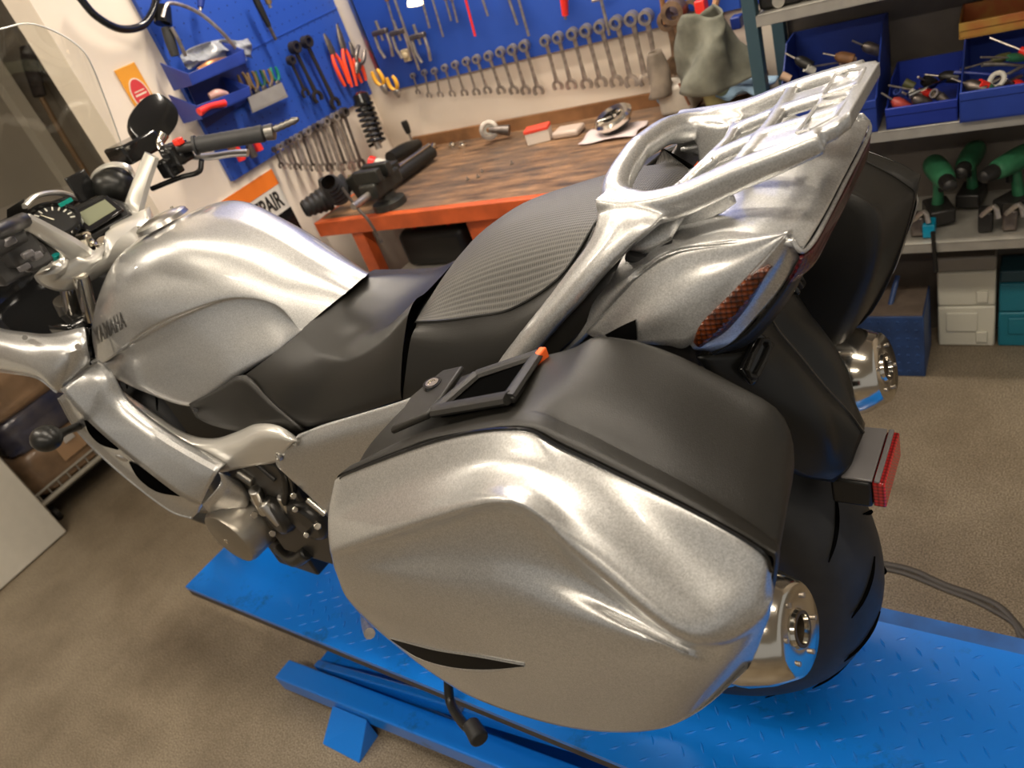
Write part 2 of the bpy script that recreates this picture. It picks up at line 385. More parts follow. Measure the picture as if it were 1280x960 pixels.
mb = MB().add([(.86, .246, .075), (1.0, .246, .060), (1.0, .325, .004), (.86, .325, .004), (.86, .246, 0), (1.0, .246, 0), (1.0, .325, 0), (.86, .325, 0)],
              [(0, 1, 2, 3), (7, 6, 5, 4), (0, 3, 7, 4), (1, 5, 6, 2), (0, 4, 5, 1), (3, 2, 6, 7)]); mb.build('foot_plate', lb, lift, bevel=.003, smooth=0)
for (y0, y1, xa, za, xb, zb, hh) in ((.182, .244, 1.25, .030, -.80, .262, .056), (-.235, -.175, 1.25, .030, -.80, .262, .056), (.150, .172, 1.15, .035, -.30, .335, .05), (-.16, -.14, 1.15, .035, -.30, .335, .05), (.12, .138, .95, .34, -.62, .03, .05), (-.13, -.112, .95, .34, -.62, .03, .05)):
    d = Vector((xb - xa, 0, zb - za)); L = d.length; R = d.to_track_quat('X', 'Z').to_matrix()
    MB().box(((xa + xb) / 2, (y0 + y1) / 2, (za + zb) / 2), (L, y1 - y0, hh), R).build('scissor_arm', lb, lift, bevel=.004, smooth=0)
MB().cyl((.56, -.17, .19), (.56, .18, .19), .018).build('pivot_pin', steel, lift)
MB().cyl((.3, 0, .06), (.75, 0, .16), .03).build('hydraulic_ram', dark, lift)
MB().box2((.42, -.1, .03), (.5, .1, .12)).build('ram_bracket', mat('dull_yellow', (.35, .25, .03), .5), lift, bevel=.004)

# ------------------------------------------------------------------ pegboards and trim
def board(u0, u1, z0, z1, side, label, seam=None):
    if side: mb = MB().box2((1.812, u0, z0), (1.829, u1, z1))
    else: mb = MB().box2((u0, .001, z0), (u1, .018, z1))
    if seam: mb.box2((1.809, u0, seam), (1.812, u1, seam + .004)) if side else None
    o = rbuild(mb, 'pegboard', PEG, smooth=0); tag(o, label, 'pegboard')
PEG = peg_mat()
board(.012, .812, 1.145, 2.3, True, 'blue tool board on the side wall left of the room corner', seam=1.47)
board(.33, 1.72, 1.14, 2.3, False, 'blue perforated tool board on the back wall over the workbench')
o = rbuild(MB().box2((1.725, .001, 1.14), (1.739, .022, 2.3)), 'aluminium_strip', alloy, smooth=0); tag(o, 'thin bright metal strip standing upright beside the room corner', 'strip')
o = rbuild(MB().box2((-.1, .001, 0), (.33, .012, .01)).box2((.27, .001, 1.14), (.33, .015, 2.3)), 'wall_strip', blue_bin, smooth=0); o['kind'] = 'structure'; o.name = 'trim_2'

# ------------------------------------------------------------------ motorcycle
bike = thing('motorcycle', 'silver sport touring motorcycle with hard side cases parked on the blue lift', 'motorcycle', (0, 0, 0))
def dist_flat(pts, dy=0, dz=0, dx=0): return [Vector(p) + Vector((dx, dy, dz)) for p in pts]

# ---- wheels
def wheel(x, z, R, W, name):
    w = thing(name, None, None, (x, 0, z)); w.parent = bike
    prof = [(-W * .42, R - W * .62), (-W * .5, R - W * .42), (-W * .46, R - W * .22), (-W * .3, R - W * .075), (0, R), (W * .3, R - W * .075), (W * .46, R - W * .22), (W * .5, R - W * .42), (W * .42, R - W * .62)]
    pr = crs([Vector((a, b, 0)) for a, b in prof], 4)
    tm = MB().lathe((0, 0, 0), (0, 1, 0), [(p[0], p[1]) for p in pr], 96); nf = len(tm.f)
    for k in range(18):
        for s in (-1, 1):
            a0 = 2 * PI * k / 18 + (.17 if s > 0 else 0); pts = []
            for j in range(5):
                t = j / 4; yy = s * (W * .06 + t * W * .36); a = a0 + t * .17
                rad = R - (abs(yy) / (W * .5)) ** 2 * W * .2 + .0004
                pts.append(Vector((math.cos(a) * rad, yy, math.sin(a) * rad)))
            tm.tube(pts, [.0008, .0024, .0028, .0024, .0008], 6, 3)
    ty = tm.build('tyre', rubber, w, smooth=60, weld=False); ty.data.materials.append(mat('tread_groove_black', (.003, .003, .003), 1, spec=0))
    for i in range(nf, len(ty.data.polygons)): ty.data.polygons[i].material_index = 1
    rr = R - W * .6
    MB().lathe((0, 0, 0), (0, 1, 0), [(-W * .42, rr + .006), (-W * .44, rr - .012), (-W * .3, rr - .02), (0, rr - .03), (W * .3, rr - .02), (W * .44, rr - .012), (W * .42, rr + .006)], 64).build('rim', alloy_d, w)
    mb = MB()
    for k in range(5):
        a = 2 * PI * k / 5 + .3; d = Vector((math.cos(a), 0, math.sin(a)))
        mb.tube([d * .035, d * (rr * .6), d * (rr - .01)], [.022, .014, .02], 8, 3)
    mb.build('spokes', alloy_d, w); MB().cyl((0, -W * .4, 0), (0, W * .4, 0), .045, n=24).build('hub', alloy_d, w, bevel=.004)
    return w
wheel(0, .333, .3315, .178, 'rear_wheel')
wheel(1.515, .30, .2985, .12, 'front_wheel')

# ---- mufflers
def muffler(s):
    m_ = thing('muffler', None, None); m_.parent = bike
    q = P(1001, 786, .235); q[1] *= s
    d = Vector((math.cos(math.radians(14)), 0, -math.sin(math.radians(14))))
    MB().lathe(q, d, [(.058, .064), (.06, .068), (.45, .066), (.50, .045), (.62, .028)], 40).build('muffler_body', mat('muffler_skin', (.30, .26, .20), .26, 1), m_)
    MB().lathe(q, d, [(.004, .0), (.004, .018), (-.002, .0195), (-.002, .0205), (.002, .022), (.0, .046), (.003, .051), (.03, .0625), (.058, .0685), (.066, .0685)][1:], 40).build('end_cap', chrome, m_)
    MB().lathe(q, d, [(-.003, .016), (-.003, .0195), (.05, .0195), (.05, .0)], 24).build('outlet_pipe', mat('sooty_pipe', (.12, .09, .06), .5, .8), m_)
    a, b = frame_of(d)
    for k in range(6):
        t = 2 * PI * k / 6 + .5; c = q + (a * math.cos(t) + b * math.sin(t)) * .036
        MB().cyl(c - d * .002, c + d * .004, .0028, n=10).build('rivet', steel, m_)
    MB().torus(q + d * .085, d, .0685, .003, 40, 8).build('clamp_band', chrome, m_)
muffler(1); muffler(-1)

# ---- swingarm, shaft drive, dark inner parts
MB().tube([(0, .11, .333), (.2, .12, .35), (.42, .1, .38)], .032).tube([(0, -.11, .333), (.2, -.12, .35), (.42, -.1, .38)], .036).build('swingarm', alloy_d, bike)
MB().lathe((0, -.13, .333), (0, 1, 0), [(0, .0), (0, .05), (.03, .075), (.06, .06)], 28).build('final_drive', alloy_d, bike)
MB().grid([[(.30, y, .40), (.24, y * 1.0, .56), (.08, y, .66), (-.1, y, .655), (-.2, y, .60)] for y in (-.09, -.05, 0, .05, .09)], 4, 3).build('inner_mudguard', black_s, bike, thick=.004)
MB().box2((.05, -.10, .66), (.42, .10, .735)).box2((-.18, -.085, .74), (.06, .085, .83)).build('subframe_tray', dark, bike, bevel=.01)
MB().box2((.45, -.13, .42), (1.05, .13, .66)).box2((.50, -.14, .33), (.82, .12, .5)).build('engine_block', engine_m, bike, bevel=.03)
MB().grid([[(.58, .125, .68), (.75, .15, .66), (1.05, .15, .70), (1.15, .15, .73)], [(.58, .10, .74), (.75, .13, .75), (1.0, .13, .77), (1.15, .12, .78)]], 4, 4)  .build('void_filler', mat('matt_void_black', (.003, .003, .003), 1, spec=0), bike, thick=.01, mirror=True)  # black filler sheets painting the shade in the void between tank and frame
MB().tube([(1.22, .1, .84), (1.35, .1, .55), (1.515, .1, .30)], [.024, .027, .03], 16, 4).tube([(1.22, -.1, .84), (1.35, -.1, .55), (1.515, -.1, .30)], [.024, .027, .03], 16, 4).cyl((1.515, -.11, .30), (1.515, .11, .30), .015).build('front_fork', alloy_d, bike)

# ---- engine details seen on the left
def pp(x, y, yy): return P(x, y, yy)
e = thing('engine', None, None); e.parent = bike
c = pp(284, 676, .255)
MB().lathe(c, (0, -1, 0), [(-.002, 0.0001), (0, .05), (.004, .064), (.012, .069), (.14, .074), (.145, .05)], 40).build('crankcase_cover', mat('cover_silver', (.36, .33, .28), .32, .85), e)
MB().cyl(c + Vector((.0, .003, .0)), c + Vector((0, -.004, 0)), .006).build('cover_bolt', chrome, e)
rr_ = random.Random(5)
mb = MB()
mb.lathe(pp(350, 640, .2), (.2, 1, .1), [(-.06, .03), (0, .045), (.02, .04), (.022, 0)], 24)
mb.lathe(pp(335, 600, .18), (0, 1, 0), [(-.05, .03), (0, .034), (.01, .028), (.011, 0)], 20)
mb.lathe(pp(385, 650, .2), (0, 1, 0), [(-.08, .05), (0, .05), (.012, .042), (.014, 0)], 24)
mb.box(pp(345, 575, .15), (.2, .1, .1)); mb.box(pp(400, 640, .14), (.22, .12, .16)); mb.box(pp(385, 672, .12), (.14, .12, .08))
mb.build('engine_casing', mat('black_casing', (.03, .028, .025), .3, .4), e, bevel=.006)
for (x0, y0, x1, y1, r, yy, mt) in ((318, 612, 332, 640, .012, .21, alloy), (330, 628, 352, 652, .014, .215, alloy), (300, 590, 318, 602, .012, .2, alloy_d), (352, 620, 362, 640, .01, .2, alloy),
        (372, 640, 398, 662, .009, .2, alloy), (385, 623, 408, 642, .008, .2, chrome), (350, 690, 375, 694, .008, .18, alloy), (310, 570, 345, 600, .006, .2, dark), (300, 600, 290, 622, .02, .19, alloy_d)):
    MB().cyl(pp(x0, y0, yy), pp(x1, y1, yy), r, n=14).build('throttle_linkage' if mt is alloy_d else 'engine_fitting', mt, e, bevel=.002)
for (x0, y0, r) in ((318, 644, .008), (341, 667, .007), (383, 669, .006), (397, 658, .007), (369, 637, .006), (367, 620, .006)):
    MB().cyl(pp(x0, y0, .225), pp(x0, y0, .205), r, n=6).build('bolt', chrome, e, bevel=.001)
MB().tube([pp(300, 570, .19), pp(345, 565, .2), pp(365, 600, .2), pp(372, 650, .19)], .006).build('breather_hose', gloss, e)
MB().tube([pp(310, 560, .18), pp(355, 590, .2), pp(352, 660, .2)], .008).build('water_hose', black_s, e)
MB().box(pp(362, 688, .16), (.03, .06, .03)).tube([pp(350, 685, .18), pp(368, 700, .2), pp(385, 690, .2)], .016).build('foot_peg_bracket', black_s, e, bevel=.006)
# side stand and foot peg under the case
MB().tube([pp(455, 770, .2), pp(458, 782, .24), pp(462, 792, .27)], [.008, .01, .011]).build('foot_peg', steel, bike)
MB().tube([pp(560, 845, .225), pp(563, 878, .255), pp(578, 903, .287), pp(592, 915, .30)], .0095, 12).build('centre_stand_lever', black_s, bike)
MB().cyl(pp(588, 904, .29), pp(600, 925, .31), .016, .018, n=16).build('centre_stand_pedal', rubber, bike, bevel=.004)

# ---- frame spar, side covers
MB().grid([[pp(126, 462, .185), pp(150, 486, .19), pp(190, 514, .19), pp(232, 541, .19), pp(266, 548, .19), pp(295, 540, .19), pp(320, 530, .195), pp(348, 532, .2), pp(374, 548, .2)],
           [pp(129, 470, .2), pp(153, 498, .21), pp(193, 527, .212), pp(233, 553, .212), pp(266, 562, .21), pp(295, 556, .212), pp(320, 545, .215), pp(345, 545, .215), pp(370, 551, .212)],
           [pp(132, 478, .2), pp(156, 512, .21), pp(196, 543, .213), pp(236, 568, .212), pp(268, 578, .213), pp(295, 573, .216), pp(318, 565, .217), pp(340, 560, .216), pp(364, 556, .214)],
           [pp(134, 484, .18), pp(158, 520, .195), pp(198, 552, .2), pp(238, 576, .205), pp(272, 590, .208), pp(298, 586, .212), pp(320, 582, .214), pp(345, 578, .213), pp(358, 563, .21)]], 5, 4).build('frame_spar', frame_m, bike, thick=.012, mirror=True)
MB().grid([[pp(236, 505, .180), pp(270, 487, .174), pp(303, 470, .168), pp(338, 503, .180), pp(378, 538, .19)],
           [pp(240, 513, .188), pp(268, 510, .186), pp(300, 508, .186), pp(330, 522, .19), pp(372, 541, .192)],
           [pp(245, 522, .188), pp(266, 532, .188), pp(305, 540, .19), pp(330, 534, .192), pp(368, 546, .192)]], 4, 4).build('black_side_panel', black, bike, thick=.006, mirror=True)['label'] = 'matt black plastic panel between tank and frame'
MB().cyl(pp(245, 513, .192), pp(243, 511, .186), .004, n=6).build('panel_screw', gloss, bike)
sc = MB().grid([[pp(372, 546, .205), pp(400, 532, .19), pp(450, 517, .18), pp(505, 500, .172), pp(560, 478, .165)],
           [pp(352, 566, .212), pp(390, 556, .205), pp(450, 540, .19), pp(510, 522, .18), pp(560, 510, .17)],
           [pp(345, 580, .215), pp(380, 600, .21), pp(430, 580, .195), pp(510, 560, .18), pp(560, 550, .17)],
           [pp(362, 598, .212), pp(395, 628, .205), pp(430, 660, .195), pp(510, 640, .18), pp(560, 640, .17)]], 5, 5).build('silver_side_cover', silver, bike, thick=.004, mirror=True)
MB().lathe(pp(348, 571, .216), (.1, 1, .3), [(-.003, .008), (.002, .0075), (.003, .004), (.0, .003), (0, 0)], 20).build('cover_fastener', alloy, bike)

# ---- fuel tank
T3 = [pp(378, 411, .086), pp(343, 379, .082), pp(288, 371, .101), pp(228, 389, .136), pp(185, 409, .160), pp(154, 431, .175), pp(132, 449, .172), pp(119, 457, .164)]
T6 = [pp(378, 413, .084), pp(362, 425, .096), pp(340, 440, .116), pp(292, 471, .151), pp(240, 506, .178), pp(178, 489, .188), pp(128, 464, .180), pp(113, 452, .166)]
T4 = [v * .93 + w * .07 + Vector((0, -k, -k * .3)) for v, w, k in zip(T3, T6, (.0, .003, .007, .010, .011, .010, .007, .003))]
T5 = [v * .5 + w * .5 + Vector((0, -k, 0)) for v, w, k in zip(T3, T6, (.003, .006, .009, .009, .006, .004, .002, .001))]
T = [[pp(446, 354, 0), (.505, 0, .864), (.6, 0, .922), (.73, 0, .954), (.86, 0, .945), (.97, 0, .922), (1.06, 0, .86), (1.10, 0, .78)],
     [pp(432, 366, .028), (.512, .034, .860), (.603, .050, .910), (.73, .08, .942), (.86, .09, .932), (.975, .08, .906), (1.07, .07, .848), (1.11, .07, .77)],
     [pp(406, 387, .057), (.525, .062, .848), (.607, .080, .884), (.725, .118, .892), (.86, .157, .876), (.985, .158, .838), (1.08, .148, .79), (1.115, .15, .735)],
     T3, T4, T5, T6, [v + Vector((.004 if k < 3 else 0, -.004 if k < 3 else -.03, -.004)) for k, v in enumerate(T6)]]
tank_mb = MB().grid(T, 7, 6)
mm = MB().grid([[(p[0], -p[1], p[2]) for p in r] for r in [list(map(Vector, r)) for r in T]], 7, 6)
tank_mb.add(mm.v, mm.f)
tank = tank_mb.build('fuel_tank', silver, bike, smooth=50)
from mathutils.bvhtree import BVHTree
bvh_tank = BVHTree.FromPolygons([v.co for v in tank.data.vertices], [p.vertices[:] for p in tank.data.polygons])
def conform(o, bvh, off=.0008, d=None):
    for v in o.data.vertices:
        n_ = bvh.find_nearest(v.co)
        if n_[0] is not None:
            nn = n_[1]
            if (v.co - n_[0]).dot(nn) < 0: nn = nn
            up_ = nn if nn.dot(Vector((0, 1, .2))) > 0 else -nn
            v.co = n_[0] + up_ * off
def caster(o):
    bv = BVHTree.FromPolygons([v.co for v in o.data.vertices], [q.vertices[:] for q in o.data.polygons])
    def f(x, y, off=.001):
        d = ray(x, y).normalized(); h = bv.ray_cast(CAM, d)
        if h[0] is None: h = bv.find_nearest(CAM + d * 1.3); 
        n_ = h[1]
        if n_.dot(d) > 0: n_ = -n_
        return h[0] + n_ * off
    return f
on_tank = caster(tank)
def band(f, up, lo, off=.001, bulge=0, rows=4, sub=5):
    """surface lying on a panel between two edge lines"""
    U = crs([Vector((x, y, 0)) for x, y in up], sub); L = crs([Vector((x, y, 0)) for x, y in lo], sub)
    R = []
    for k in range(rows + 1):
        t = k / rows; R.append([f(*(u * (1 - t) + l * t)[:2], off + bulge * math.sin(PI * t)) for u, l in zip(U, L)])
    return MB().rings(R, False, False)
yt = text('tank_lettering', 'YAMAHA', 1, mat('badge_grey', (.10, .095, .09), .3, .6), (0, 0, 0), (1, 0, 0), (0, 1, 0), bike, extrude=0, bold=.015)
xs = [v.co[0] for v in yt.data.vertices]; ys = [v.co[1] for v in yt.data.vertices]
for v in yt.data.vertices:
    u = (v.co[0] - min(xs)) / (max(xs) - min(xs)); w = (v.co[1] - min(ys)) / (max(ys) - min(ys))
    v.co = on_tank(121 + 38 * u - 5 * w, 431 - 23 * u - 20 * w, .0015)
tc_ = Vector((.865, 0, .953))
MB().lathe(tc_, (.12, 0, 1), [(-.006, .052), (.002, .05), (.006, .044), (.005, .036), (.009, .03), (.011, .012), (.0115, 0)], 36).build('filler_cap', alloy, bike)
for k in range(5):
    t = 2 * PI * k / 5; q = tc_ + Vector((math.cos(t) * .041, math.sin(t) * .041, .006)); MB().cyl(q, q + Vector((0, 0, .003)), .003, n=8).build('cap_bolt', chrome, bike)

# ---- seat
seat = thing('seat', None, None); seat.parent = bike
Rt = [pp(378, 412, .092), pp(405, 434, .117), pp(437, 444, .131), pp(477, 424, .131), pp(513, 386, .129)]
Rb = [pp(304, 471, .160), pp(342, 504, .178), pp(377, 533, .183), pp(442, 518, .178), pp(502, 499, .172)]
lerp = lambda A_, B_, t, o: [a * (1 - t) + b * t + Vector((0, o if k else -.004, 0)) for k, (a, b) in enumerate(zip(A_, B_))]
R_ = [[(.47, 0, .815), (.40, 0, .795), (.325, 0, .785), (.26, 0, .800), (.205, 0, .842)],
      [pp(431, 366, .027) + Vector((.02, 0, -.004)), (.395, .06, .79), (.325, .065, .783), (.26, .065, .798), (.205, .065, .838)],
      [pp(402, 390, .06) + Vector((.01, 0, -.003)), pp(418, 415, .09), pp(446, 424, .10), pp(484, 408, .10), pp(520, 374, .10)],
      Rt, lerp(Rt, Rb, .12, .006), lerp(Rt, Rb, .5, .009), Rb, [v + Vector((-.012, -.006, 0)) if k == 0 else v + Vector((0, -.03, 0)) for k, v in enumerate(Rb)]]
R_[4][0] = pp(368, 422, .106); R_[5][0] = pp(341, 443, .130); R_[5][1] += Vector((0, .004, 0)); R_[4][1] += Vector((0, .002, 0))
MB().grid(R_, 6, 5).build('rider_seat', vinyl, seat, mirror=True)
S_ = [[(.205, 0, .835), (.155, 0, .876), (.08, 0, .912), (-.01, 0, .928), (-.09, 0, .932), (-.15, 0, .925), (-.185, 0, .88)],
      [(.203, .045, .832), (.153, .045, .872), (.078, .045, .907), (-.01, .045, .924), (-.09, .045, .93), (-.15, .045, .922), (-.185, .045, .878)],
      [(.198, .09, .828), (.148, .09, .861), (.075, .09, .888), (-.005, .09, .908), (-.08, .085, .922), (-.135, .075, .918), (-.175, .075, .875)],
      [pp(520, 401, .132), pp(556, 399, .133), pp(592, 394, .133), pp(640, 384, .131), pp(698, 346, .122), pp(738, 288, .098), pp(752, 262, .08)]]
top_ = MB().grid(S_, 6, 6); top_.build('passenger_pad', dimple, seat, mirror=True)['label'] = 'dimpled grey non-slip seat top'
MB().grid([S_[3], [v + Vector((0, .004, -.006)) for v in S_[3]],
           [pp(512, 430, .152), pp(550, 440, .155), pp(590, 440, .155), pp(640, 425, .152), pp(690, 385, .142), pp(728, 325, .12), pp(748, 290, .1)],
           [pp(503, 499, .17), (.17, .166, .72), (.10, .165, .735), (.02, .16, .77), (-.06, .15, .82), (-.12, .13, .87), (-.17, .09, .885)],
           [pp(503, 499, .14), (.17, .13, .72), (.10, .13, .735), (.02, .13, .77), (-.06, .12, .82), (-.12, .10, .87), (-.17, .06, .885)]], 6, 5).build('passenger_seat_side', vinyl, seat, mirror=True)
MB().grid([[(.207, 0, .835), (.203, .06, .832), (.198, .10, .828), pp(519, 401, .132)], [(.22, 0, .80), (.215, .06, .80), (.21, .11, .79), pp(506, 430, .148)], [(.225, 0, .72), (.225, .06, .72), (.235, .12, .715), pp(502, 499, .165)]], 5, 5).build('passenger_seat_front', vinyl, seat, mirror=True)
MB().tube([v + Vector((0, .0015, -.001)) for v in S_[3]], .0016, 6).build('seat_piping', black_s, seat, mirror=True)

# ---- tail cowl
TC = [[(.02, 0, .875), (-.06, 0, .895), (-.13, 0, .915), (-.2, 0, .925), (-.27, 0, .930), (-.31, 0, .929), (-.326, 0, .922)],
      [(.02, .06, .87), (-.06, .065, .89), (-.13, .065, .912), (-.2, .065, .925), (-.27, .07, .930), (-.31, .075, .929), (-.326, .075, .922)],
      [(.03, .10, .83), (-.04, .105, .86), (-.10, .105, .888), (-.17, .105, .912), (-.25, .115, .932), (-.30, .122, .931), (-.324, .128, .922)],
      [(.06, .115, .77), (-.02, .125, .80), (-.06, .127, .835), (-.125, .135, .88), (-.21, .137, .925), (-.285, .137, .932), P(1001, 312, .138)],
      [(.09, .13, .70), pp(690, 450, .138), pp(732, 413, .142), pp(772, 368, .142), pp(802, 337, .142), pp(852, 309, .142), P(992, 298, .137)],
      [(.09, .125, .69), pp(692, 455, .130), pp(734, 417, .137), pp(774, 374, .137), pp(804, 343, .137), pp(853, 315, .137), P(992, 304, .131)]]
MB().grid(TC, 6, 5).build('tail_cowl', silver, bike, thick=.003, mirror=True)
rearcap = [[P(1001, 312, .112), (-.328, .06, .905), (-.33, 0, .905)], [P(1001, 318, .110), (-.327, .06, .897), (-.329, 0, .897)]]
# fin panel with the turn signal
FA = [pp(733, 416, 0.1480), pp(773, 371, 0.1429), pp(802, 340, 0.1398), pp(852, 312, 0.1391), pp(920, 301, 0.1387), pp(984, 291, 0.1379)]
FM = [pp(750, 425, 0.1530), pp(792, 385, 0.1511), pp(825, 358, 0.1493), pp(868, 335, 0.1472), pp(925, 320, 0.1440), pp(984, 292, 0.1389)]
FN = [pp(770, 430, 0.1557), pp(805, 405, 0.1600), pp(845, 385, 0.1597), pp(885, 358, 0.1553), pp(930, 332, 0.1473), pp(983, 293, 0.1394)]
FB = [pp(785, 432, 0.1557), pp(805, 430, 0.1600), pp(835, 432, 0.1640), pp(863, 431, 0.1649), pp(915, 368, 0.1533), pp(982, 295, 0.1393)]
tsp = MB().grid([[v + Vector((0, -.014, -.004)) for v in FA], FA, FM, FN, FB], 6, 5).build('tail_side_panel', silver, bike, thick=.003, mirror=True)
HA = [pp(863, 431, 0.1649), pp(888, 402, 0.1595), pp(915, 368, 0.1533), pp(952, 328, 0.1453), pp(983, 293, 0.1394)]
HM = [pp(868, 437, 0.1612), pp(895, 414, 0.1550), pp(928, 378, 0.1492), pp(962, 338, 0.1415), pp(988, 300, 0.1362)]
HB = [pp(880, 438, 0.1520), pp(905, 424, 0.1467), pp(935, 392, 0.1407), pp(966, 350, 0.1357), pp(992, 309, 0.1325)]
HC = [pp(890, 440, 0.1407), pp(915, 430, 0.1373), pp(945, 398, 0.1343), pp(975, 362, 0.1323), pp(1000, 322, 0.1280)]
MB().grid([HA, HM, HB, HC], 6, 4).build('signal_housing', silver, bike, thick=.002, mirror=True)
def lens_mat(name, c):
    m, t, b = nt(name); b.inputs['Base Color'].default_value = (*c, 1); b.inputs['Roughness'].default_value = .25; b.inputs['Coat Weight'].default_value = .35
    tc = t.nodes.new('ShaderNodeTexCoord'); v = t.nodes.new('ShaderNodeTexVoronoi'); v.inputs['Scale'].default_value = 190; v.inputs['Randomness'].default_value = 0
    t.links.new(tc.outputs['Object'], v.inputs['Vector'])
    r = t.nodes.new('ShaderNodeValToRGB'); r.color_ramp.elements[0].color = (*[x * 1.9 for x in c], 1); r.color_ramp.elements[1].color = (*[x * .25 for x in c], 1); r.color_ramp.elements[1].position = .7
    t.links.new(v.outputs['Distance'], r.inputs['Fac']); t.links.new(r.outputs['Color'], b.inputs['Base Color'])
    bn = t.nodes.new('ShaderNodeBump'); bn.inputs['Strength'].default_value = .7; bn.inputs['Distance'].default_value = .002
    t.links.new(v.outputs['Distance'], bn.inputs['Height']); t.links.new(bn.outputs['Normal'], b.inputs['Normal']); return m
amber = lens_mat('amber_lens', (.085, .018, .003)); redl = lens_mat('red_lens', (.075, .003, .006))
LO = Vector((-.003, .0035, 0))
LA = [pp(866, 427, 0.1651), pp(875, 405, 0.1627), pp(905, 374, 0.1557), pp(935, 345, 0.1497), pp(960, 329, 0.1443)]
LB_ = [pp(871, 431, 0.1614), pp(888, 412, 0.1580), pp(918, 385, 0.1515), pp(943, 355, 0.1457), pp(960, 331, 0.1438)]
LC = [pp(879, 431, 0.1559), pp(905, 415, 0.1507), pp(930, 388, 0.1458), pp(949, 358, 0.1421), pp(960, 333, 0.1428)]
MB().grid([[v + LO * .3 for v in LA], [v + LO * 1.3 for v in LB_], [v + LO * .3 for v in LC]], 6, 4).build('turn_signal_lens', amber, bike, thick=.003, mirror=True)['label'] = 'amber ribbed lens'
MB().grid([[v + LO * .2 for v in [pp(890, 440, 0.1407), pp(930, 415, 0.1353), pp(968, 372, 0.1319), pp(1003, 320, 0.1312)]], [pp(890, 442, 0.1207), pp(940, 425, 0.1140), pp(985, 372, 0.1120), pp(1005, 335, 0.1183)]], 4, 3).build('lamp_underside', black_s, bike, thick=.002, mirror=True)
# red tail light across the rear edge
RA_ = [P(1000, 320, .137), (-.325, .115, .914), (-.326, .06, .914), (-.327, 0, .914)]
RB_ = [P(990, 340, .134), (-.322, .112, .896), (-.323, .055, .895), (-.324, 0, .895)]
RC_ = [P(974, 366, .126), (-.311, .105, .884), (-.313, .05, .883), (-.314, 0, .883)]
MB().grid([RA_, RB_, RC_], 5, 5).build('tail_light_lens', redl, bike, thick=.003, mirror=True)['label'] = 'dark red wrap-around tail lamp lens'
MB().tube([P(990, 300, .137), P(1002, 314, .137), (-.327, .115, .919), (-.328, .06, .919), (-.328, 0, .919)], .0022, 8).build('tail_edge_trim', silver, bike, mirror=True)
MB().tube([P(973, 368, .126), (-.311, .105, .881), (-.313, .05, .880), (-.314, 0, .880)], .0018, 6).build('lamp_edge_trim', silver, bike, mirror=True)
MB().grid([RC_, [v + Vector((.06, -.01, -.03)) for v in map(Vector, RC_)]], 4, 3).build('tail_underside', black_s, bike, thick=.002, mirror=True)
band(caster(tsp), [(757, 418), (778, 407), (796, 399)], [(760, 421), (779, 423), (797, 424)], .0015).build('slot_shade_patch', mat('slot_black', (.003, .003, .003), .9, spec=0), bike)  # black patch laid on the panel, painting the dark inside a recess

# ---- rear mudguard with strap hooks, bolts and rear reflector
fm = lambda v: Vector((v[0], -v[1], v[2]))
RG = [[P(954, 372, 0), P(968, 406, 0), P(1000, 445, 0), P(1030, 482, 0), P(1060, 514, 0), P(1080, 541, 0)],
      [fm(P(965, 362, -.03)), fm(P(985, 388, -.032)), fm(P(1020, 424, -.032)), fm(P(1046, 460, -.03)), fm(P(1066, 498, -.028)), fm(P(1081, 532, -.022))],
      [fm(P(984, 350, -.07)), fm(P(1010, 388, -.072)), fm(P(1040, 428, -.068)), fm(P(1061, 472, -.062)), fm(P(1069, 512, -.052)), fm(P(1080, 530, -.04))],
      [P(872, 446, .125), P(895, 480, .115), P(925, 530, .10), P(958, 570, .085), P(1000, 595, .07), P(1042, 603, .048)]]
mg = MB().grid(RG, 5, 5).build('rear_mudguard', black_s, bike, thick=.004, mirror=True, smooth=30)
MB().tube([P(954, 373, .001), P(968, 407, .001), P(1000, 446, .001), P(1030, 483, .001), P(1060, 515, .001), P(1079, 541, .001)], .0022, 6, 4).build('mudguard_ridge', gloss, bike)
cmg = caster(mg)
def hook(s):
    a = cmg(940, 449, .001); n_ = (cmg(940, 449, .02) - a).normalized(); upd = (cmg(948, 432, .001) - cmg(931, 468, .001)).normalized(); sd = n_.cross(upd).normalized()
    M_ = lambda v: Vector((v[0], v[1] * s, v[2]))
    pts = [a + upd * u * .019 + sd * v * .007 + n_ * .009 for u, v in ((-1, -1), (-1, 1), (1, 1), (1, -1))]
    MB().prism([M_(a + upd * u * .028 + sd * v * .014) for u, v in ((-1, -.7), (-.8, 1), (.8, 1), (1, .7), (1, -1), (-.8, -1))], M_(n_) * .007).build('strap_hook_base', gloss, bike, bevel=.003)
    MB().tube([M_(v) for v in pts + [pts[0]]], .0035, 8, 2).build('strap_hook', black, bike)
hook(1); hook(-1)
for (x, y, yy, r) in ((1018, 506, .03, .004), (1033, 484, -.012, .004), (1038, 563, .022, .0055), (1062, 497, -.045, .004)):
    q = P(x, y, yy); nn = Vector((-.9, .3, -.2)); MB().cyl(q - nn * .002, q + nn * .003, r, n=14).build('mudguard_bolt', gloss if r < .005 else steel, bike, bevel=.001)
rl = thing('rear_reflector', None, None); rl.parent = bike
MB().box2((-.338, -.052, .520), (-.292, .046, .561)).build('reflector_bracket', black_s, rl, bevel=.004)
MB().box2((-.339, -.050, .5612), (-.305, .044, .5645)).box2((-.347, -.050, .561), (-.341, .044, .5645)).build('reflector_cover', mat('grey_plate', (.22, .21, .21), .35, .3), rl, bevel=.001)['label'] = 'grey top plate'
rm_ = mat('bright_red_reflector', (.75, .03, .03), .18, coat=1)
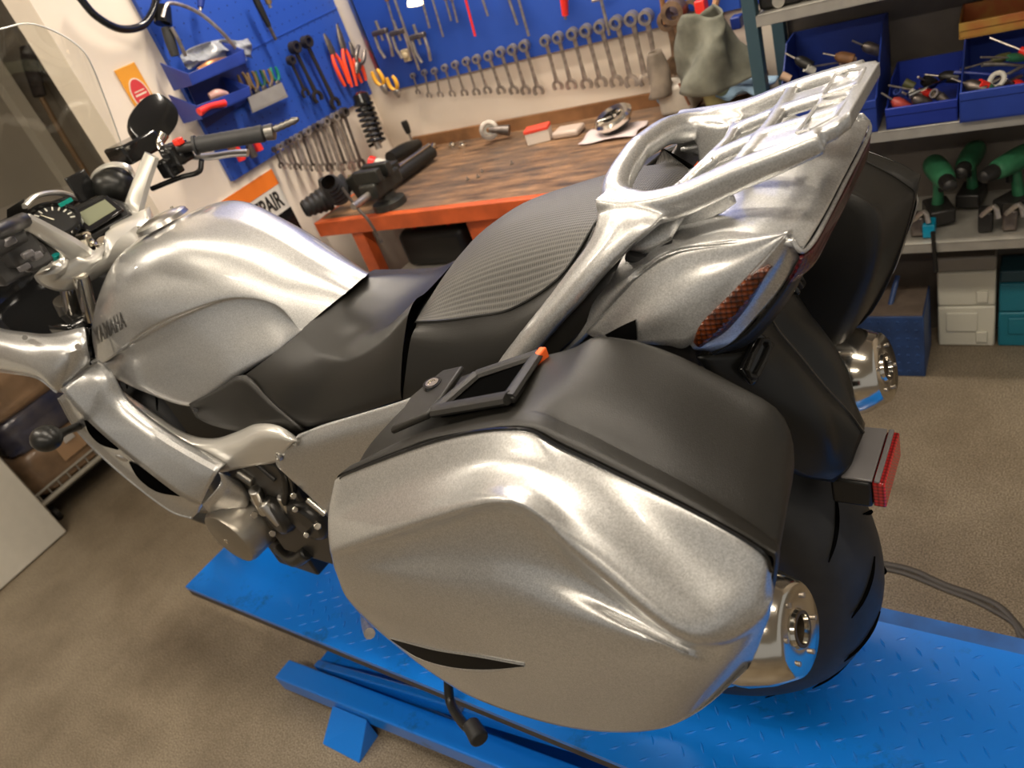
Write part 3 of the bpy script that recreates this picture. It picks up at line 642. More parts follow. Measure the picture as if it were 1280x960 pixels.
MB().box2((-.3525, -.050, .522), (-.3385, .044, .5605)).build('reflector_lens', lens_mat('bright_red_lens', (.55, .02, .02)), rl, bevel=.002)

# ---- luggage rack with grab rails
rack = thing('luggage_rack', None, None); rack.parent = bike
def bar(pts, w, h, mb=None, sub=5, taper=None):
    """rounded rectangular bar: w across, h tall"""
    mb = mb or MB(); C_ = crs(pts, sub); rings = []
    for i, p in enumerate(C_):
        d = (C_[min(i + 1, len(C_) - 1)] - C_[max(i - 1, 0)]).normalized(); s = d.cross(Vector((0, 0, 1))).normalized(); u = s.cross(d)
        t = i / (len(C_) - 1); ww = w if not taper else w + (taper[0] - w) * t; hh = h if not taper else h + (taper[1] - h) * t
        rings.append([p + s * a * ww / 2 + u * b * hh / 2 for (a, b) in ((1, .6), (.75, 1), (-.75, 1), (-1, .6), (-1, -.6), (-.75, -1), (.75, -1), (1, -.6))])
    return mb.rings(rings, True, True)
mb = MB()
for s in (1, -1):
    f_ = lambda l: [Vector((v[0], v[1] * s, v[2])) for v in map(Vector, l)]
    Ls = f_([pp(614, 462, .158), pp(650, 415, .154), pp(682, 375, .148), pp(712, 335, .140), pp(738, 298, .130), pp(750, 264, .117), pp(770, 243, .100)])
    Rs = f_([pp(658, 453, .170), pp(692, 412, .166), pp(724, 377, .162), pp(754, 342, .156), pp(784, 311, .147), pp(816, 284, .134), pp(842, 258, .112)])
    rg_ = []
    for A_, B_ in zip(Ls, Rs):
        m_ = (A_ + B_) / 2 + Vector((-.004, .006 * s, .005)); inn = Vector((.006, -.018 * s, -.010))
        rg_.append([A_, A_ * .75 + B_ * .25 + Vector((-.003, .004 * s, .004)), m_, A_ * .25 + B_ * .75 + Vector((-.003, .004 * s, .004)), B_, B_ + inn, (A_ + B_) / 2 + inn * 1.1, A_ + inn])
    cols_ = [crs([r_[k] for r_ in rg_], 4) for k in range(8)]
    mb.rings([[cols_[k][j] for k in range(8)] for j in range(len(cols_[0]))], True, True)
    bar(f_([(-.125, .104, .958), (-.165, .110, .957), (-.21, .107, .962), (-.26, .1, .977), (-.30, .092, .987), (-.333, .082, .995)]), .026, .034, mb, 5, (.020, .020))
    mb.tube(f_([(-.205, .098, .958), (-.165, .100, .958), (-.137, .092, .960), (-.125, .062, .968), (-.121, 0, .975)]), [.008, .014, .017, .0155, .0140], 20, 7)
    bar(f_([(-.150, .090, .942), (-.178, .082, .940), (-.215, .080, .944), (-.245, .076, .955)]), .008, .052, mb, 5, (.008, .03))
    bar(f_([(-.20, .078, .962), (-.215, .04, .970), (-.222, 0, .972)]), .012, .012, mb)
    bar(f_([(-.262, .09, .984), (-.266, .04, .986), (-.268, 0, .986)]), .014, .010, mb)
    bar(f_([(-.222, .034, .972), (-.27, .030, .985), (-.34, .028, .998)]), .018, .012, mb)
    bar(f_([(-.27, .055, .985), (-.335, .052, .996)]), .030, .007, mb)
    if s > 0: bar(f_([(-.172, .080, .948), (-.20, .062, .962), (-.222, .045, .972)]), .010, .010, mb)
    bar(f_([(-.315, .078, .990), (-.320, .04, .994), (-.322, 0, .994)]), .030, .007, mb)
    mb.prism(f_([(-.31, .092, .985), (-.345, .078, .992), (-.352, .062, .994), (-.352, 0, .994), (-.338, 0, .992), (-.335, .06, .990), (-.31, .075, .984)]), (0, 0, .014))
fr_ = mb.build('rack_frame', silver, rack, weld=False, smooth=180)
md = fr_.modifiers.new('blend', 'REMESH'); md.mode = 'VOXEL'; md.voxel_size = .002; md.use_smooth_shade = True
md = fr_.modifiers.new('soften', 'SMOOTH'); md.factor = .5; md.iterations = 12
mb = MB()
for s in (-1, 1):
    z = lambda x: .9985 + (-.305 - x) * .17
    p = [Vector((x, s * y, z(x))) for x, y in ((-.312, .012), (-.343, .012), (-.340, .058), (-.322, .072), (-.310, .070))]
    for a, b in zip(p, p[1:] + p[:1]): mb.cyl(a, b, .0018, n=6)
mb.build('plate_rib', silver, rack)
MB().grid([[(-.125, .096, .935), (-.155, .098, .938), (-.205, .096, .945)], [(-.135, .106, .926), (-.16, .108, .928), (-.20, .104, .934)], [(-.145, .110, .912), (-.165, .111, .912), (-.192, .106, .922)], [(-.145, .09, .905), (-.165, .09, .905), (-.19, .088, .915)]], 5, 4).build('rack_support', silver, rack, thick=.004, mirror=True)
MB().tube([(-.142, .112, .908), (-.165, .113, .905), (-.195, .109, .917)], .006, 8, 4).build('support_foot', rubber, rack, mirror=True)

# ---- hard side cases
def side_case(s):
    root = thing('side_case', None, None); root.parent = bike
    def Q(*a): v = P(*a); v[1] *= s; return v
    def row(l): return [Q(*p) for p in l]
    rows = [
        [(421, 600, .342), (437, 590, .34), (550, 549, .34), (648, 536, .34), (705, 560, .34), (870, 641, .34), (950, 688, .34), (964, 714, .34)],
        [(419, 603, .353), (438, 594, .354), (551, 553, .354), (648, 541, .355), (704, 565, .355), (868, 646, .354), (948, 694, .353), (963, 720, .351)],
        [(411, 640, .382), (441, 632, .390), (542, 592, .388), (643, 578, .388), (730, 612, .388), (868, 698, .388), (938, 733, .382), (962, 745, .366)],
        [(410, 665, .392), (436, 658, .403), (540, 622, .408), (638, 606, .411), (735, 655, .410), (858, 745, .412), (920, 765, .397), (960, 757, .369)],
        [(412, 686, .397), (438, 682, .411), (544, 648, .420), (640, 629, .426), (730, 698, .428), (846, 788, .434), (908, 797, .404), (958, 768, .369)],
        [(414, 694, .397), (440, 690, .409), (545, 660, .411), (637, 641, .414), (722, 708, .419), (838, 796, .431), (902, 808, .404), (956, 778, .368)],
        [(417, 708, .398), (446, 706, .411), (535, 692, .413), (630, 690, .417), (722, 735, .423), (836, 803, .432), (898, 820, .404), (953, 787, .366)],
        [(422, 722, .399), (455, 722, .414), (535, 735, .428), (622, 752, .435), (722, 778, .438), (834, 812, .433), (893, 838, .402), (949, 797, .364)],
        [(430, 742, .397), (468, 765, .412), (535, 790, .427), (605, 812, .434), (705, 838, .436), (822, 852, .427), (880, 862, .395), (942, 816, .358)],
        [(446, 762, .378), (484, 798, .392), (541, 841, .400), (601, 874, .403), (700, 905, .403), (798, 913, .396), (868, 891, .370), (935, 831, .348)]]
    rows = [[(x, y, .34 + (yy - .34) * (1 if i < 1 else .30 if i == 1 else .48 if i == 2 else .64 if i == 3 else .76 if i == 4 else .72) - (.009 if i == 5 else .007 if i == 6 else 0) * (1 if i in (5, 6) and 1 < j < 6 else 0)) for j, (x, y, yy) in enumerate(r)] for i, r in enumerate(rows)]
    G = [row(r) for r in rows]
    def tuck(v, k=1.0, y=.342, c=Vector((-.09, 0, .68))):
        w = Vector((c[0] + (v[0] - c[0]) * k, y * s, c[2] + (v[2] - c[2]) * k)); return w
    G2 = []
    for i, r in enumerate(G):
        a = tuck(r[0], 1.0); b = tuck(r[-1], 1.0)
        if i == 0: a = r[0].copy(); b = r[-1].copy()
        G2.append([a] + r + [b])
    last = [tuck(v, .985) for v in G2[-1]]; G2.append([(v * .5 + w * .5) + Vector((0, .012 * s, 0)) for v, w in zip(G2[-1], last)]); G2.append(last)
    lid = MB().grid(G2, 6, 5); lo_ = lid.build('case_lid', silver, root, smooth=50)
    up_ = [(489, 797), (515, 804), (548, 812), (600, 820), (656, 830)]; lo2 = [(490, 799), (519, 819), (557, 832), (606, 837), (656, 832)]
    if s > 0:
        f_lid = caster(lo_)
        SLOT[:] = [band(f_lid, up_, lo2, .0016, 0), [f_lid(x, y, .001) for x, y in lo2], [f_lid(x, y, .001) for x, y in up_]]
    def fl(v): return Vector((v[0], v[1] * s, v[2]))
    m2 = MB(); m2.add([fl(v) for v in SLOT[0].v], SLOT[0].f)
    m2.build('case_reflector', mat('insert_black', (.003, .003, .003), .45, spec=.03), root, smooth=60)['label'] = 'glossy black crescent insert'
    MB().tube([fl(v) for v in SLOT[1]], [.0006, .0013, .002, .0028, .001], 8).build('insert_lip', silver, root)
    MB().tube([fl(v) for v in SLOT[2]], .0012, 6).build('insert_edge', silver, root)
    # black shell
    C0 = Vector((-.09, 0, .68))
    def full(top, front, bottom, rear): return row(front) + row(top) + row(rear) + row(bottom)
    bot = lambda y, k: [tuple(tuck(v, k, y)) for v in (G[-1][7], G[-1][6], G[-1][4], G[-1][2], G[-1][0])]
    def ring(px, y, k):
        b = [Vector(v) for v in bot(y, k)]
        return [Q(*p) for p in px] + b + [tuck(G[3][0], k, y)]
    RS = [ring([(421, 600, .342), (437, 590, .34), (500, 566, .34), (550, 549, .34), (648, 536, .34), (705, 560, .34), (790, 601, .34), (870, 641, .34), (950, 688, .34), (966, 714, .34)], .34, .985),
          ring([(424, 597, .339), (440, 585, .338), (502, 559, .338), (550, 543, .338), (649, 529, .338), (708, 552, .338), (792, 593, .338), (873, 634, .338), (955, 681, .338), (970, 710, .338)], .338, 1.0),
          ring([(436, 588, .322), (455, 574, .322), (505, 549, .322), (552, 533, .322), (651, 513, .320), (710, 530, .320), (793, 571, .320), (872, 613, .320), (958, 668, .320), (974, 702, .322)], .32, 1.0),
          ring([(442, 590, .318), (460, 576, .318), (508, 548, .318), (554, 532, .318), (652, 512, .318), (711, 530, .318), (794, 571, .318), (872, 613, .318), (957, 669, .318), (972, 704, .318)], .317, .975),
          ring([(462, 560, .29), (480, 545, .29), (530, 520, .29), (572, 505, .29), (672, 488, .285), (727, 490, .285), (806, 525, .285), (882, 570, .285), (965, 625, .285), (978, 670, .29)], .285, .95),
          ring([(500, 520, .24), (515, 505, .24), (555, 485, .24), (600, 468, .235), (700, 448, .228), (742, 434, .225), (818, 455, .222), (905, 502, .222), (977, 555, .225), (986, 625, .24)], .235, .92),
          ring([(512, 515, .225), (530, 500, .222), (566, 476, .22), (610, 460, .215), (708, 438, .208), (750, 421, .205), (826, 436, .20), (918, 480, .20), (980, 522, .20), (990, 595, .20)], .215, .88)]
    cen = sum((Vector(v) for v in RS[-1]), Vector()) / len(RS[-1])
    RS.append([Vector((cen[0] + (v[0] - cen[0]) * .93, (abs(v[1]) - .008) * s, cen[2] + (v[2] - cen[2]) * .93)) for v in RS[-1]])
    mb = MB(); rr = [crs(r, 4, True) for r in RS]
    cols = [crs([r[k] for r in rr], 3) for k in range(len(rr[0]))]
    rings = [[cols[k][j] for k in range(len(cols))] for j in range(len(cols[0]))]
    mb.rings(rings, True, False); mb.f.append(tuple(len(mb.v) - len(rr[0]) + k for k in range(len(rr[0]))))
    mb.build('case_shell', black, root, smooth=40)
    MB().tube([Q(*p) for p in [(425, 600, .3425), (437, 590.5, .3425), (550, 549.5, .3425), (648, 536.5, .3425), (705, 560.5, .3425), (870, 641.5, .3425), (950, 688.5, .3425), (964, 714, .3425)]], .0018, 6).build('case_seal', gloss, root)
    # latch, lock, handle, orange tab on the top face
    up = Vector((0, 0, 1))
    h = thing('case_handle', None, None); h.parent = root
    MB().prism([Q(*p) for p in [(490, 545, .318), (537, 525, .318), (556, 503, .29), (583, 464, .238), (556, 470, .243), (520, 505, .283)]], up * .009).build('latch', black, h, bevel=.003)
    L0 = Q(545, 489, .268) + up * .008
    MB().lathe(L0, up, [(0, .0115), (.004, .0105), (.004, .008)], 24).build('lock_ring', gloss, h)
    MB().lathe(L0, up, [(.002, .0078), (.0045, .0075), (.0045, .005), (.0035, .0048), (.0035, 0)], 24).build('lock', chrome, h)
    fr = [Q(*p) + up * .010 for p in [(548, 523, .312), (600, 478, .25), (676, 453, .222), (640, 508, .312)]]
    MB().prism([Q(*p) + up * .001 for p in [(552, 523, .308), (602, 480, .25), (672, 456, .226), (637, 509, .308)]], up * .0075).build('handle_shade_slab', mat('deep_black', (.002, .002, .002), 1, spec=0), h)  # raised slab whose black colour stands in for the shaded handle hole
    for k, (a, b) in enumerate(((0, 1), (1, 2), (2, 3), (3, 0))):
        MB().tube([fr[a], fr[a] * .5 + fr[b] * .5, fr[b]], .0065 if k != 3 else .008, 8, 2, flat=(1.1, .7)).build('handle_bar', black, h)
    MB().prism([Q(*p) + up * .003 for p in [(632, 509, .312), (646, 508, .312), (672, 471, .238), (660, 473, .242)]], up * .008).build('handle_hinge', black, h, bevel=.002)
    MB().prism([Q(*p) + up * .003 for p in [(664, 472, .243), (672, 470, .240), (689, 450, .217), (680, 450, .218)]], up * .014).build('opening_tab', mat('orange_tab', (.8, .12, .02), .4), h, bevel=.0015)['label'] = 'small orange tab'
    return root
SLOT = []
side_case(1); side_case(-1)

# ---- fairing
FU = [pp(113, 459, .215), pp(128, 474, .222), pp(150, 508, .23), pp(200, 548, .235), pp(245, 575, .236), pp(273, 590, .235)]
FC = [pp(77, 486, .268), pp(104, 517, .270), pp(132, 544, .271), pp(177, 581, .272), pp(226, 618, .272), pp(252, 630, .262)]
FL = [pp(73, 498, .262), pp(94, 535, .262), pp(125, 568, .262), pp(165, 603, .262), pp(212, 638, .262), pp(240, 648, .256)]
MB().grid([[v + Vector((0, -.02, 0)) for v in FU], FU, [u * .5 + c * .5 + Vector((0, .002, .001)) for u, c in zip(FU, FC)], FC], 5, 3).build('side_fairing', silver, bike, thick=.004, mirror=True, smooth=30)
sf = MB().grid([FC, [c * .75 + l * .25 + Vector((0, -.007, -.002)) for c, l in zip(FC, FL)], [c * .3 + l * .7 + Vector((0, -.008, -.002)) for c, l in zip(FC, FL)], FL, [v + Vector((0, -.022, 0)) for v in FL]], 5, 3).build('lower_fairing_band', silver, bike, thick=.003, mirror=True, smooth=40)
MB().tube([v + Vector((0, .001, .001)) for v in FC], .0016, 6).build('fairing_ridge', silver, bike, mirror=True)
MB().tube(FL, .0022, 6).build('fairing_lip', silver, bike, mirror=True)
MB().grid([[pp(273, 590, .235), pp(276, 600, .235), pp(270, 612, .25), pp(253, 630, .262)], [pp(300, 600, .2), pp(312, 622, .2), pp(300, 640, .2), pp(275, 655, .21)]], 4, 4).build('fairing_end', silver, bike, thick=.003)
f_sf = caster(sf)
band(f_sf, [(106, 524), (116, 528), (132, 541), (149, 560)], [(106, 526), (112, 541), (126, 555), (148, 562)], .0015).build('vent_shade_patch', mat('vent_dark', (.003, .003, .003), 1, spec=0), bike)  # flat black patches on the band, painting the shade inside the vent openings
band(f_sf, [(162, 576), (176, 582), (200, 598), (227, 616)], [(162, 578), (174, 598), (196, 614), (225, 620)], .0015).build('vent_shade_patch', MATS['vent_dark'], bike)
MB().lathe(pp(152, 572, .27), (-.1, 1, -.3), [(0, .014), (.003, .012), (.004, 0)], 20).build('fairing_fastener', silver, bike)
UF = [[(1.78, .03, .80), pp(-40, 395, .20), pp(0, 410, .222), pp(32, 415, .222), pp(62, 417, .215), pp(104, 409, .19)],
      [(1.80, .06, .76), pp(-40, 420, .25), pp(0, 432, .262), pp(40, 440, .258), pp(80, 442, .245), pp(109, 432, .21)],
      [(1.78, .10, .72), pp(-40, 445, .268), pp(0, 455, .275), pp(45, 465, .275), pp(74, 484, .268), pp(112, 457, .215)],
      [(1.74, .10, .66), pp(-40, 455, .25), pp(0, 463, .255), pp(45, 472, .258), pp(72, 490, .255), pp(100, 490, .215)]]
MB().grid(UF, 5, 4).build('upper_fairing', silver, bike, thick=.004, mirror=True)
MB().cyl(pp(98, 434, .235), pp(97, 433, .228), .006, n=6).build('fairing_bolt', steel, bike)
MB().cyl(pp(31, 422, .25), pp(31, 422, .24), .005, n=10).build('fairing_rivet', chrome, bike)
MB().tube([pp(72, 490, .257), pp(45, 471, .26), pp(0, 463, .258), pp(-40, 455, .252)], .004, 6).build('fairing_edge', silver, bike)
MB().tube([pp(112, 458, .2), pp(109, 430, .192), pp(108, 410, .18)], .003, 6).build('fairing_gap', gloss, bike)
MB().grid([[(1.75, -.05, .82), (1.75, .05, .82)], [(1.6, -.15, .80), (1.6, .15, .80)], [(1.35, -.18, .74), (1.35, .18, .74)], [(1.15, -.17, .72), (1.15, .17, .72)]], 6, 4).build('inner_fairing', gloss, bike, thick=.003)
MB().grid([[(1.52, -.2, .97), (1.56, 0, .99), (1.52, .2, .97)], [(1.62, -.2, .86), (1.68, 0, .87), (1.62, .2, .86)], [(1.6, -.15, .74), (1.66, 0, .74), (1.6, .15, .74)]], 6, 4).build('nose_inner', gloss, bike, thick=.003)
ts = thing('front_turn_signal', None, None); ts.parent = bike
MB().ball(pp(58, 548, .36), .024, sc=(1.5, 1.1, 1.0)).build('signal_body', black_s, ts)
MB().tube([pp(68, 546, .35), pp(82, 539, .31), pp(98, 533, .26)], [.012, .008, .009], 10).build('signal_stalk', black_s, ts)

# ---- windscreen
def scr_mat():
    m, t, b = nt('clear_screen'); o_ = t.nodes['Material Output']
    tr = t.nodes.new('ShaderNodeBsdfTransparent'); tr.inputs[0].default_value = (.9, .9, .86, 1); gl = t.nodes.new('ShaderNodeBsdfGlossy'); gl.inputs['Roughness'].default_value = .03
    lw = t.nodes.new('ShaderNodeLayerWeight'); fr = t.nodes.new('ShaderNodeMath'); fr.operation = 'MULTIPLY_ADD'; fr.inputs[1].default_value = .12; fr.inputs[2].default_value = .03; t.links.new(lw.outputs['Facing'], fr.inputs[0]); mx = t.nodes.new('ShaderNodeMixShader')
    t.links.new(fr.outputs[0], mx.inputs[0]); t.links.new(tr.outputs[0], mx.inputs[1]); t.links.new(gl.outputs[0], mx.inputs[2]); t.links.new(mx.outputs[0], o_.inputs['Surface'])
    return m
WS = [[(.995, 0, 1.322), (.975, -.04, 1.315), pp(70, 40, -.085), pp(97, 57, -.11), pp(113, 78, -.125), pp(132, 125, -.155), pp(152, 180, -.185)],
      [(1.09, 0, 1.26), (1.075, -.05, 1.25), (1.08, -.10, 1.22), (1.10, -.135, 1.19), (1.12, -.155, 1.165), (1.16, -.18, 1.11), (1.22, -.20, 1.05)],
      [(1.24, 0, 1.17), (1.235, -.05, 1.165), (1.24, -.11, 1.14), (1.25, -.15, 1.12), (1.26, -.175, 1.10), (1.28, -.20, 1.06), (1.31, -.215, 1.02)],
      [(1.50, 0, 1.02), (1.49, -.06, 1.015), (1.46, -.12, 1.01), (1.44, -.16, 1.0), (1.42, -.19, .995), (1.40, -.21, .99), (1.38, -.225, .98)]]
MB().grid(WS, 5, 5).build('windscreen', scr_mat(), bike, mirror=True, smooth=80)
MB().tube(WS[0], .0016, 6, 5).build('windscreen_edge', mat('screen_edge', (.75, .73, .68), .2), bike, mirror=True)

# ---- dash, trims, clocks
d_ = thing('instrument_panel', None, None); d_.parent = bike
cd = pp(95, 270, 0); nd = Vector((-.62, 0, .78)).normalized(); ux = Vector((0, -1, 0)); uy = nd.cross(ux)
if uy[2] < 0: uy = -uy
def dp(a, b, c=0): return cd + ux * a + uy * b + nd * (c - .03)
MB().prism([dp(-.12, -.04), dp(.10, -.045), dp(.12, .0), (dp(.10, .05)), dp(.0, .06), dp(-.08, .07), dp(-.13, .03)], -nd * .05).build('panel_housing', black_s, d_, bevel=.008)
tq = pp(68, 276, .035)
MB().lathe(tq - nd * .004, nd, [(0, .052), (.012, .050), (.013, .044), (.004, .042)], 40).build('gauge_bezel', gloss, d_)
MB().lathe(tq, nd, [(0, .042), (.0005, .0)], 40).build('gauge_face', mat('gauge_black', (.015, .015, .015), .3), d_)
for k in range(13):
    t = math.radians(-125 + k * 20); dr = ux * math.sin(t) + uy * math.cos(t)
    MB().cyl(tq + dr * .030 + nd * .001, tq + dr * .039 + nd * .001, .0016, n=6).build('gauge_mark', mat('dial_white', (.7, .68, .6), .5), d_)
MB().cyl(tq + nd * .003, tq + nd * .003 + (ux * -.3 + uy * .9) * .03, .0014, .0006, n=6).build('gauge_needle', mat('needle', (.7, .65, .5), .4), d_)
lq = pp(121, 269, -.045); 
MB().prism([lq + ux * a + uy * b for a, b in ((-.05, -.032), (.048, -.028), (.055, .03), (-.046, .034))], nd * .006).build('display_frame', gloss, d_, bevel=.004)
MB().prism([lq + ux * a + uy * b + nd * .006 for a, b in ((-.036, -.02), (.036, -.017), (.04, .02), (-.033, .022))], nd * .001).build('display', mat('lcd_green_grey', (.17, .18, .12), .15), d_)
MB().box(pp(82, 253, -.01), (.004, .03, .008)).build('warning_light', mat('teal_light', (.0, .25, .2), .3), d_)
MB().tube([pp(30, 258, .06), pp(45, 245, .02), pp(72, 241, -.04), pp(98, 248, -.1)], .009, 8, flat=(1, .6)).build('cowl_rim', frame_m, bike)
MB().tube([pp(104, 250, -.11), pp(112, 235, -.13), pp(119, 216, -.14), pp(138, 206, -.16), pp(160, 209, -.18), pp(166, 220, -.19)], .008, 8, flat=(1, .6)).build('cowl_rim', frame_m, bike)
MB().ball(pp(143, 232, -.15), .055, sc=(.9, .8, .75)).build('mirror_inner_cover', black_s, bike)
MB().box(pp(103, 233, -.10), (.01, .05, .06)).build('screen_bracket', gloss, bike, bevel=.003)
MB().prism([pp(8, 262, .1), pp(30, 248, .05), pp(35, 262, .05), pp(10, 280, .1)], (.03, 0, -.02)).build('cockpit_trim', black, bike, bevel=.004)

# ---- handlebars
hb = thing('handlebar_assembly', None, None); hb.parent = bike
MB().grid([[pp(52, 335, .13), pp(58, 345, .125), pp(80, 352, .11), pp(110, 338, .07), pp(150, 315, .0), pp(178, 298, -.04)],
           [pp(66, 328, .13), pp(72, 336, .12), pp(92, 338, .1), pp(118, 322, .06), pp(150, 300, .0), pp(190, 283, -.08)],
           [pp(76, 322, .10), pp(95, 322, .085), pp(110, 318, .07), pp(130, 305, .03), pp(150, 292, -.03), pp(192, 270, -.12)]], 5, 4).build('top_yoke', frame_m, hb, thick=.022)
for (x, y, yy) in ((78, 335, .105),):
    q = pp(x, y, yy); MB().lathe(q, (-.4, 0, 1), [(0, .026), (.008, .025), (.009, .014), (.012, .013), (.012, 0)], 28).build('fork_cap', alloy, hb)
    MB().cyl(q + Vector((-.006, 0, .012)), q + Vector((-.012, 0, .03)), .009, n=6).build('preload_adjuster', mat('teal_anodised', (.0, .22, .2), .3, .6), hb, bevel=.001)
MB().lathe(pp(133, 308, 0), (-.4, 0, 1), [(0, .024), (.01, .022), (.012, .015), (.018, .013), (.018, 0)], 8).build('steering_nut', chrome, hb)
MB().lathe(pp(108, 305, .02), (-.4, 0, 1), [(0, .018), (.02, .016), (.022, 0)], 20).build('ignition_lock', chrome, hb)
mb = MB()
mb.tube([pp(108, 330, .07), pp(92, 312, .09), pp(60, 292, .12), pp(30, 275, .145)], [.024, .018, .015, .013], 8, 4, flat=(1.25, .7))
mb.build('left_riser', frame_m, hb, smooth=30)
MB().tube([pp(168, 292, -.08), pp(166, 268, -.12), pp(176, 232, -.16), pp(190, 194, -.205)], [.026, .02, .0165, .014], 8, 4, flat=(1.25, .75)).build('right_riser', frame_m, hb, smooth=30)
MB().box(pp(160, 286, -.07), (.05, .06, .02)).build('riser_clamp', frame_m, hb, bevel=.004)
MB().box(pp(102, 325, .055), (.05, .05, .02)).build('riser_clamp', frame_m, hb, bevel=.004)
g0 = pp(243, 182, -.27); g1 = pp(333, 166, -.37)
gd = (g1 - g0).normalized(); GL = (g1 - g0).length
rg = thing('right_grip', None, None); rg.parent = bike
MB().cyl(g0 - gd * .06, g0 + gd * .005, .011).build('bar_tube', dark, hb)
MB().lathe(g0, gd, [(0, .021), (.006, .021), (.007, .0175), (.0, .0175)] + [(.008 + k * (GL - .02) / 18, .0175 + (.0008 if k % 2 else 0)) for k in range(18)] + [(GL - .008, .019), (GL - .002, .012)], 24).build('grip', rubber, hb)
MB().lathe(g1 - gd * .004, gd, [(0, .012), (.002, .017), (.02, .018), (.024, .010), (.024, 0)], 24).build('bar_end', alloy_d, hb)
wt = pp(374, 148, -.41); wd = (wt - g1)
MB().lathe(g1 + wd * .12, wd, [(0, .008)] + [(wd.length * (.05 + .08 * k), .0065 if k % 2 else .0085) for k in range(10)] + [(wd.length * .86, .004), (wd.length * .86, 0)], 14).build('bar_end_weight', alloy_d, hb)
mb = MB(); q = pp(221, 192, -.25)
mb.box(q, (.05, .05, .045)).box(q + Vector((.02, .02, -.02)), (.04, .04, .04)).lathe(q - gd * .01, gd, [(-.015, .024), (.02, .026), (.03, .02)], 16)
mb.build('switch_housing', gloss, hb, bevel=.005)
MB().box(pp(223, 177, -.25), (.018, .018, .014)).build('kill_switch', mat('bright_red', (.85, .04, .02), .4), hb, bevel=.002)
MB().box(pp(212, 186, -.245), (.012, .03, .02)).build('switch_lever', alloy, hb, bevel=.003)
MB().tube([pp(235, 196, -.275), pp(262, 196, -.30), pp(290, 192, -.33), pp(310, 191, -.35)], [.009, .011, .011, .012], 10, flat=(1.1, .7)).build('brake_lever', alloy, hb)
MB().tube([pp(252, 200, -.26), pp(248, 215, -.25), pp(225, 222, -.23), pp(190, 236, -.2)], .006, 8).build('brake_hose', gloss, hb)
MB().box(pp(168, 186, -.26), (.085, .10, .045)).build('brake_reservoir', gloss, hb, bevel=.006)
q = pp(150, 148, -.3)
mr = thing('right_mirror', None, None); mr.parent = bike
qc = pp(190, 153, -.33)
a = Vector((0, -.95, .3)).normalized(); b = Vector((.3, .2, .9)).normalized(); nrm = a.cross(b).normalized()
mb = MB(); rings = []
for (h, k) in ((-.02, .45), (-.016, .75), (-.005, .95), (.008, 1), (.014, .97), (.015, .9)):
    rings.append([qc + nrm * h * 1.5 + (a * math.copysign(abs(math.cos(t)) ** .8, math.cos(t)) * .068 + b * math.copysign(abs(math.sin(t)) ** .8, math.sin(t)) * .046) * k for t in [2 * PI * i / 32 for i in range(32)]])
mb.rings(rings, True, True).build('mirror_shell', gloss, mr)
MB().tube([pp(205, 168, -.28), pp(200, 180, -.26), pp(205, 190, -.25)], [.012, .009, .009], 10).build('mirror_stem', chrome, mr)
# left switch gear, only partly in view
mb = MB(); q = pp(22, 312, .17)
mb.box(q, (.07, .06, .05)).box(pp(40, 322, .16), (.05, .05, .04)).box(pp(8, 330, .19), (.05, .07, .06)).lathe(pp(5, 300, .2), (0, 1, 0), [(-.03, .02), (.03, .022)], 14)
mb.build('left_switch_housing', mat('switch_grey', (.04, .038, .036), .35), hb, bevel=.007)
for (x, y, yy) in ((12, 302, .21), (35, 318, .19), (30, 334, .19), (45, 320, .175)): MB().box(pp(x, y, yy), (.016, .02, .012)).build('switch_button', mat('button_grey', (.16, .15, .15), .35), hb, bevel=.003)
MB().tube([pp(-30, 300, .28), pp(8, 285, .22), pp(20, 280, .17), pp(30, 275, .145)], .014, 10).build('left_bar_tube', dark, hb)
MB().cyl(pp(-70, 330, .38), pp(-10, 300, .25), .018, n=20).build('left_grip', rubber, hb)
mb = MB()
for x, y in ((80, 345), (100, 343)): mb.cyl(pp(x, y, .1), pp(x + 15, y + 55, .11), .016, n=14)
mb.build('fork_tubes', chrome, hb)
MB().box(pp(105, 395, .1), (.1, .12, .03)).build('lower_yoke', gloss, hb, bevel=.01)

# ================================================================== the workshop around the motorcycle
def rput(mb, name, m, p, root=None, **k):
    p = Vector(p)
    for v in mb.v: v -= p
    o = mb.build(name, m, root, **k)
    if root is None: o.location = rm(*p); o.rotation_euler = (0, 0, RA)
    return o
V3 = Vector
ORD = ['first', 'second', 'third', 'fourth', 'fifth', 'sixth', 'seventh', 'eighth', 'ninth', 'tenth', 'eleventh', 'twelfth', 'thirteenth', 'fourteenth', 'fifteenth', 'sixteenth']

